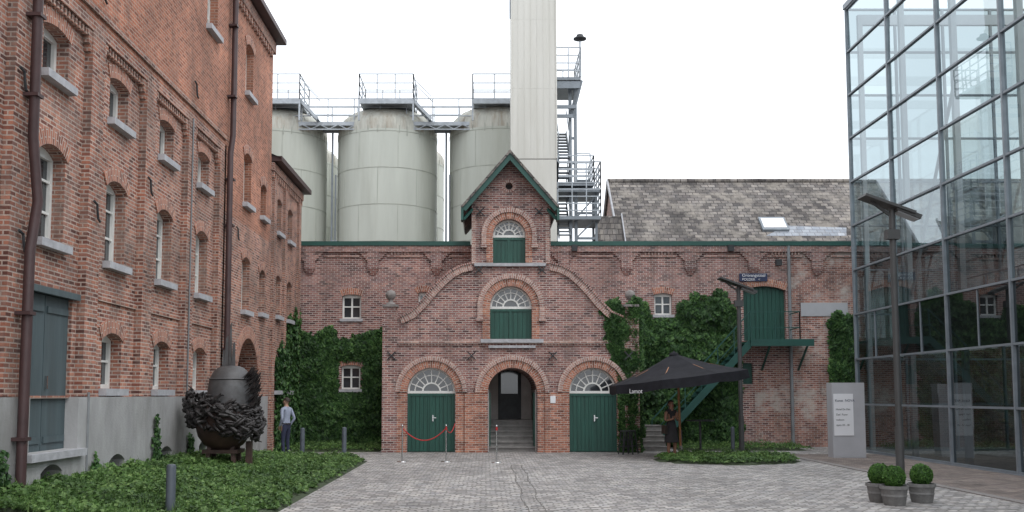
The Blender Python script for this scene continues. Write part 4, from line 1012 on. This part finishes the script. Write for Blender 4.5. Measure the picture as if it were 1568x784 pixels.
def mkbody(skinidx,top,bottom,shoe,armtop,handpose='down',legs='stand',fem=False):
    w=.17 if fem else .195
    J={'pelvis':((0,0,.95),(.15,.11)),'spine':((0,.01,1.10),(.125 if not fem else .105,.10)),'chest':((0,0,1.28),(.155 if not fem else .13,.11)),'nb':((0,-.01,1.43),(.085,.07)),
       'neck':((0,0,1.50),(.052,.055)),'jaw':((0,.02,1.565),(.066,.075)),'head':((0,.01,1.64),(.078,.095)),'crown':((0,0,1.70),(.062,.075))}
    B=[('pelvis','spine',top),('spine','chest',top),('chest','nb',top),('nb','neck',skinidx),('neck','jaw',skinidx),('jaw','head',skinidx),('head','crown',skinidx)]
    Fg=[]
    for s,t in ((-1,'L'),(1,'R')):
        if handpose=='pocket': el,wr,pl=(s*(w+.085),-.08,1.13),(s*(w+.03),.05,.93),(s*(w+.005),.085,.86)
        elif handpose=='phone' : el,wr,pl=(s*(w+.04),.02,1.14),(s*.09,.21,1.18),(s*.06,.25,1.22)
        else: el,wr,pl=(s*(w+.05),-.03,1.13),(s*(w+.055),.03,.89),(s*(w+.045),.045,.82)
        J['sh'+t]=((s*w,0,1.40),(.058,.056));J['el'+t]=(el,(.043,.043));J['wr'+t]=(wr,(.027,.024));J['pm'+t]=(pl,(.034,.018))
        B+=[('nb','sh'+t,top),('sh'+t,'el'+t,armtop),('el'+t,'wr'+t,armtop if armtop==top else skinidx),('wr'+t,'pm'+t,skinidx)]
        hx=.095*s
        J['hp'+t]=((hx,0,.88),(.088,.09));J['kn'+t]=((hx*1.1,.03,.49),(.056,.06));J['an'+t]=((hx*1.15,-.02,.10),(.042,.045));J['to'+t]=((hx*1.35,.13,.035),(.04,.03))
        B+=[('pelvis','hp'+t,bottom),('hp'+t,'kn'+t,bottom),('kn'+t,'an'+t,bottom if not fem else skinidx),('an'+t,'to'+t,shoe)]
        pv=Vector(pl); d=(pv-Vector(wr)).normalized(); side=Vector((0,1,0)) if handpose!='phone' else Vector((0,0,1))
        side=(side-d*side.dot(d)).normalized(); cur=Vector((-s,0,0)) if handpose!='phone' else Vector((-s*.3,-.3,.2))
        for i,l in enumerate((.066,.078,.073,.057)):
            b=pv+side*(.027-.018*i); Fg.append(([tuple(b),tuple(b+d*l*.55+cur*.006),tuple(b+d*l*.85+cur*.022),tuple(b+d*l*.98+cur*.042)],.0085,skinidx))
        b=pv-d*.03+side*.024; Fg.append(([tuple(b),tuple(b+side*.028+d*.02),tuple(b+side*.03+d*.05+cur*.01)],.010,skinidx))
    return J,B,Fg
def face_parts(e,skin,long=False):
    f=Part('face_features',e,skin,True); f.tube([(0,.10,1.635),(0,.128,1.605),(0,.105,1.597)],[.008,.014,.006],8)
    for s in (-1,1): f.lathe((s*.083,.005,1.615),[(.001,-.03),(.013,-.018),(.016,.01),(.001,.03)],10,.7,1.2)
    ey=Part('eyes',e,'shoe',True)
    for s in (-1,1): ey.sphere((s*.031,.095,1.635),.010,6)
    mo=Part('mouth',e,'rope',True); mo.tube([(-.024,.092,1.568),(0,.101,1.570),(.024,.092,1.568)],.005,6)
    h=Part('hair',e,'hair',True)
    vs=[];n=20;m=10
    for i in range(m+1):
        ph=pi*.5*i/m*1.15
        for k in range(n):
            t=2*pi*k/n; back=max(0,-math.sin(t)); pp=min(ph,pi*.5*(.72+.45*back))
            rr=1+.03*noise.noise(Vector((k,i,2)))
            vs.append((.094*math.sin(pp)*math.cos(t)*rr,-.008+.112*math.sin(pp)*math.sin(t)*rr,1.645+.105*math.cos(pp)*rr))
    h.add(vs,[(i*n+k,i*n+(k+1)%n,(i+1)*n+(k+1)%n,(i+1)*n+k) for i in range(m) for k in range(n)])
    if long: h.tube([(0,-.06,1.66),(0,-.10,1.58),(0,-.10,1.45),(0,-.09,1.34)],[.07,.075,.07,.03],12)
PARTS[:]=[]
def xman(e):
    c=Part('collar',e,'shirt',True); c.lathe((0,-.003,1.44),[(.075,0),(.066,.035),(.061,.045),(.058,.03)],16,1,1.05)
    b=Part('belt',e,'shoe',True); b.lathe((0,0,.985),[(.150,-.018),(.153,0),(.150,.018)],24,1.02,.78)
    face_parts(e,'skin'); build(); PARTS[:]=[]
J,B,Fg=mkbody(0,1,2,3,1,'pocket')
m=person('man',(xf(438,29.2,.8),29.2,0),math.radians(62),J,B,Fg,['skin','shirt','navy','shoe'],xman); m.scale=(1.02,1.02,1.02)
def xwoman(e):
    s=Part('dress_skirt',e,'black',True); s.lathe((0,0,0),[(.125,1.12),(.155,.98),(.185,.85),(.20,.7),(.215,.55),(.222,.5),(.21,.505)],28,1,.82)
    ph=Part('handbag',e,'shoe'); ph.box(.2,.27,-.12,.12,.75,1.0)
    face_parts(e,'skin2',True); build(); PARTS[:]=[]
J,B,Fg=mkbody(0,1,1,2,0,'phone',fem=True)
w=person('woman',(xf(1028,28.6,.8),28.6,0),math.radians(200),J,B,Fg,['skin2','black','shoe'],xwoman); w.scale=(.97,.97,.98)

# ------------------------------------------------------------------ camera, light, world
cam=bpy.data.cameras.new('camera'); co=bpy.data.objects.new('camera',cam); scene.collection.objects.link(co)
cam.sensor_width=36; cam.lens=36*F/1568; cam.shift_x=40/1568; cam.shift_y=(PY-392)/1568; cam.clip_end=3000; cam.clip_start=.05
co.location=(0,0,H); co.rotation_euler=(pi/2+TH,0,0); scene.camera=co
sun=bpy.data.lights.new('sun','SUN'); sun.energy=.8; sun.angle=math.radians(20); sun.color=(1,.985,.96)
so=bpy.data.objects.new('sun',sun); scene.collection.objects.link(so)
pos=Vector((.45,-.55,.85)).normalized(); so.rotation_euler=pos.to_track_quat('Z','Y').to_euler()
wd=bpy.data.worlds.new('World'); scene.world=wd; wd.use_nodes=True; nt=wd.node_tree; bg=nt.nodes['Background']
sk=nt.nodes.new('ShaderNodeTexSky'); sk.sky_type='NISHITA'; sk.sun_disc=False; sk.sun_elevation=math.asin(pos.z); sk.sun_rotation=math.atan2(pos.x,pos.y)
sk.dust_density=3; sk.air_density=1
hs_=nt.nodes.new('ShaderNodeHueSaturation'); hs_.inputs['Saturation'].default_value=.3; nt.links.new(sk.outputs[0],hs_.inputs['Color'])
cx=nt.nodes.new('ShaderNodeCombineXYZ')
for i,v in enumerate((13.7,14.3,15.1)): cx.inputs[i].default_value=v
mx=nt.nodes.new('ShaderNodeMix'); mx.data_type='RGBA'; mx.inputs[0].default_value=.8
nt.links.new(hs_.outputs[0],mx.inputs[6]); nt.links.new(cx.outputs[0],mx.inputs[7]); nt.links.new(mx.outputs[2],bg.inputs['Color'])
bg.inputs['Strength'].default_value=.145
scene.view_settings.view_transform='Standard'; scene.view_settings.look='None'; scene.view_settings.exposure=0
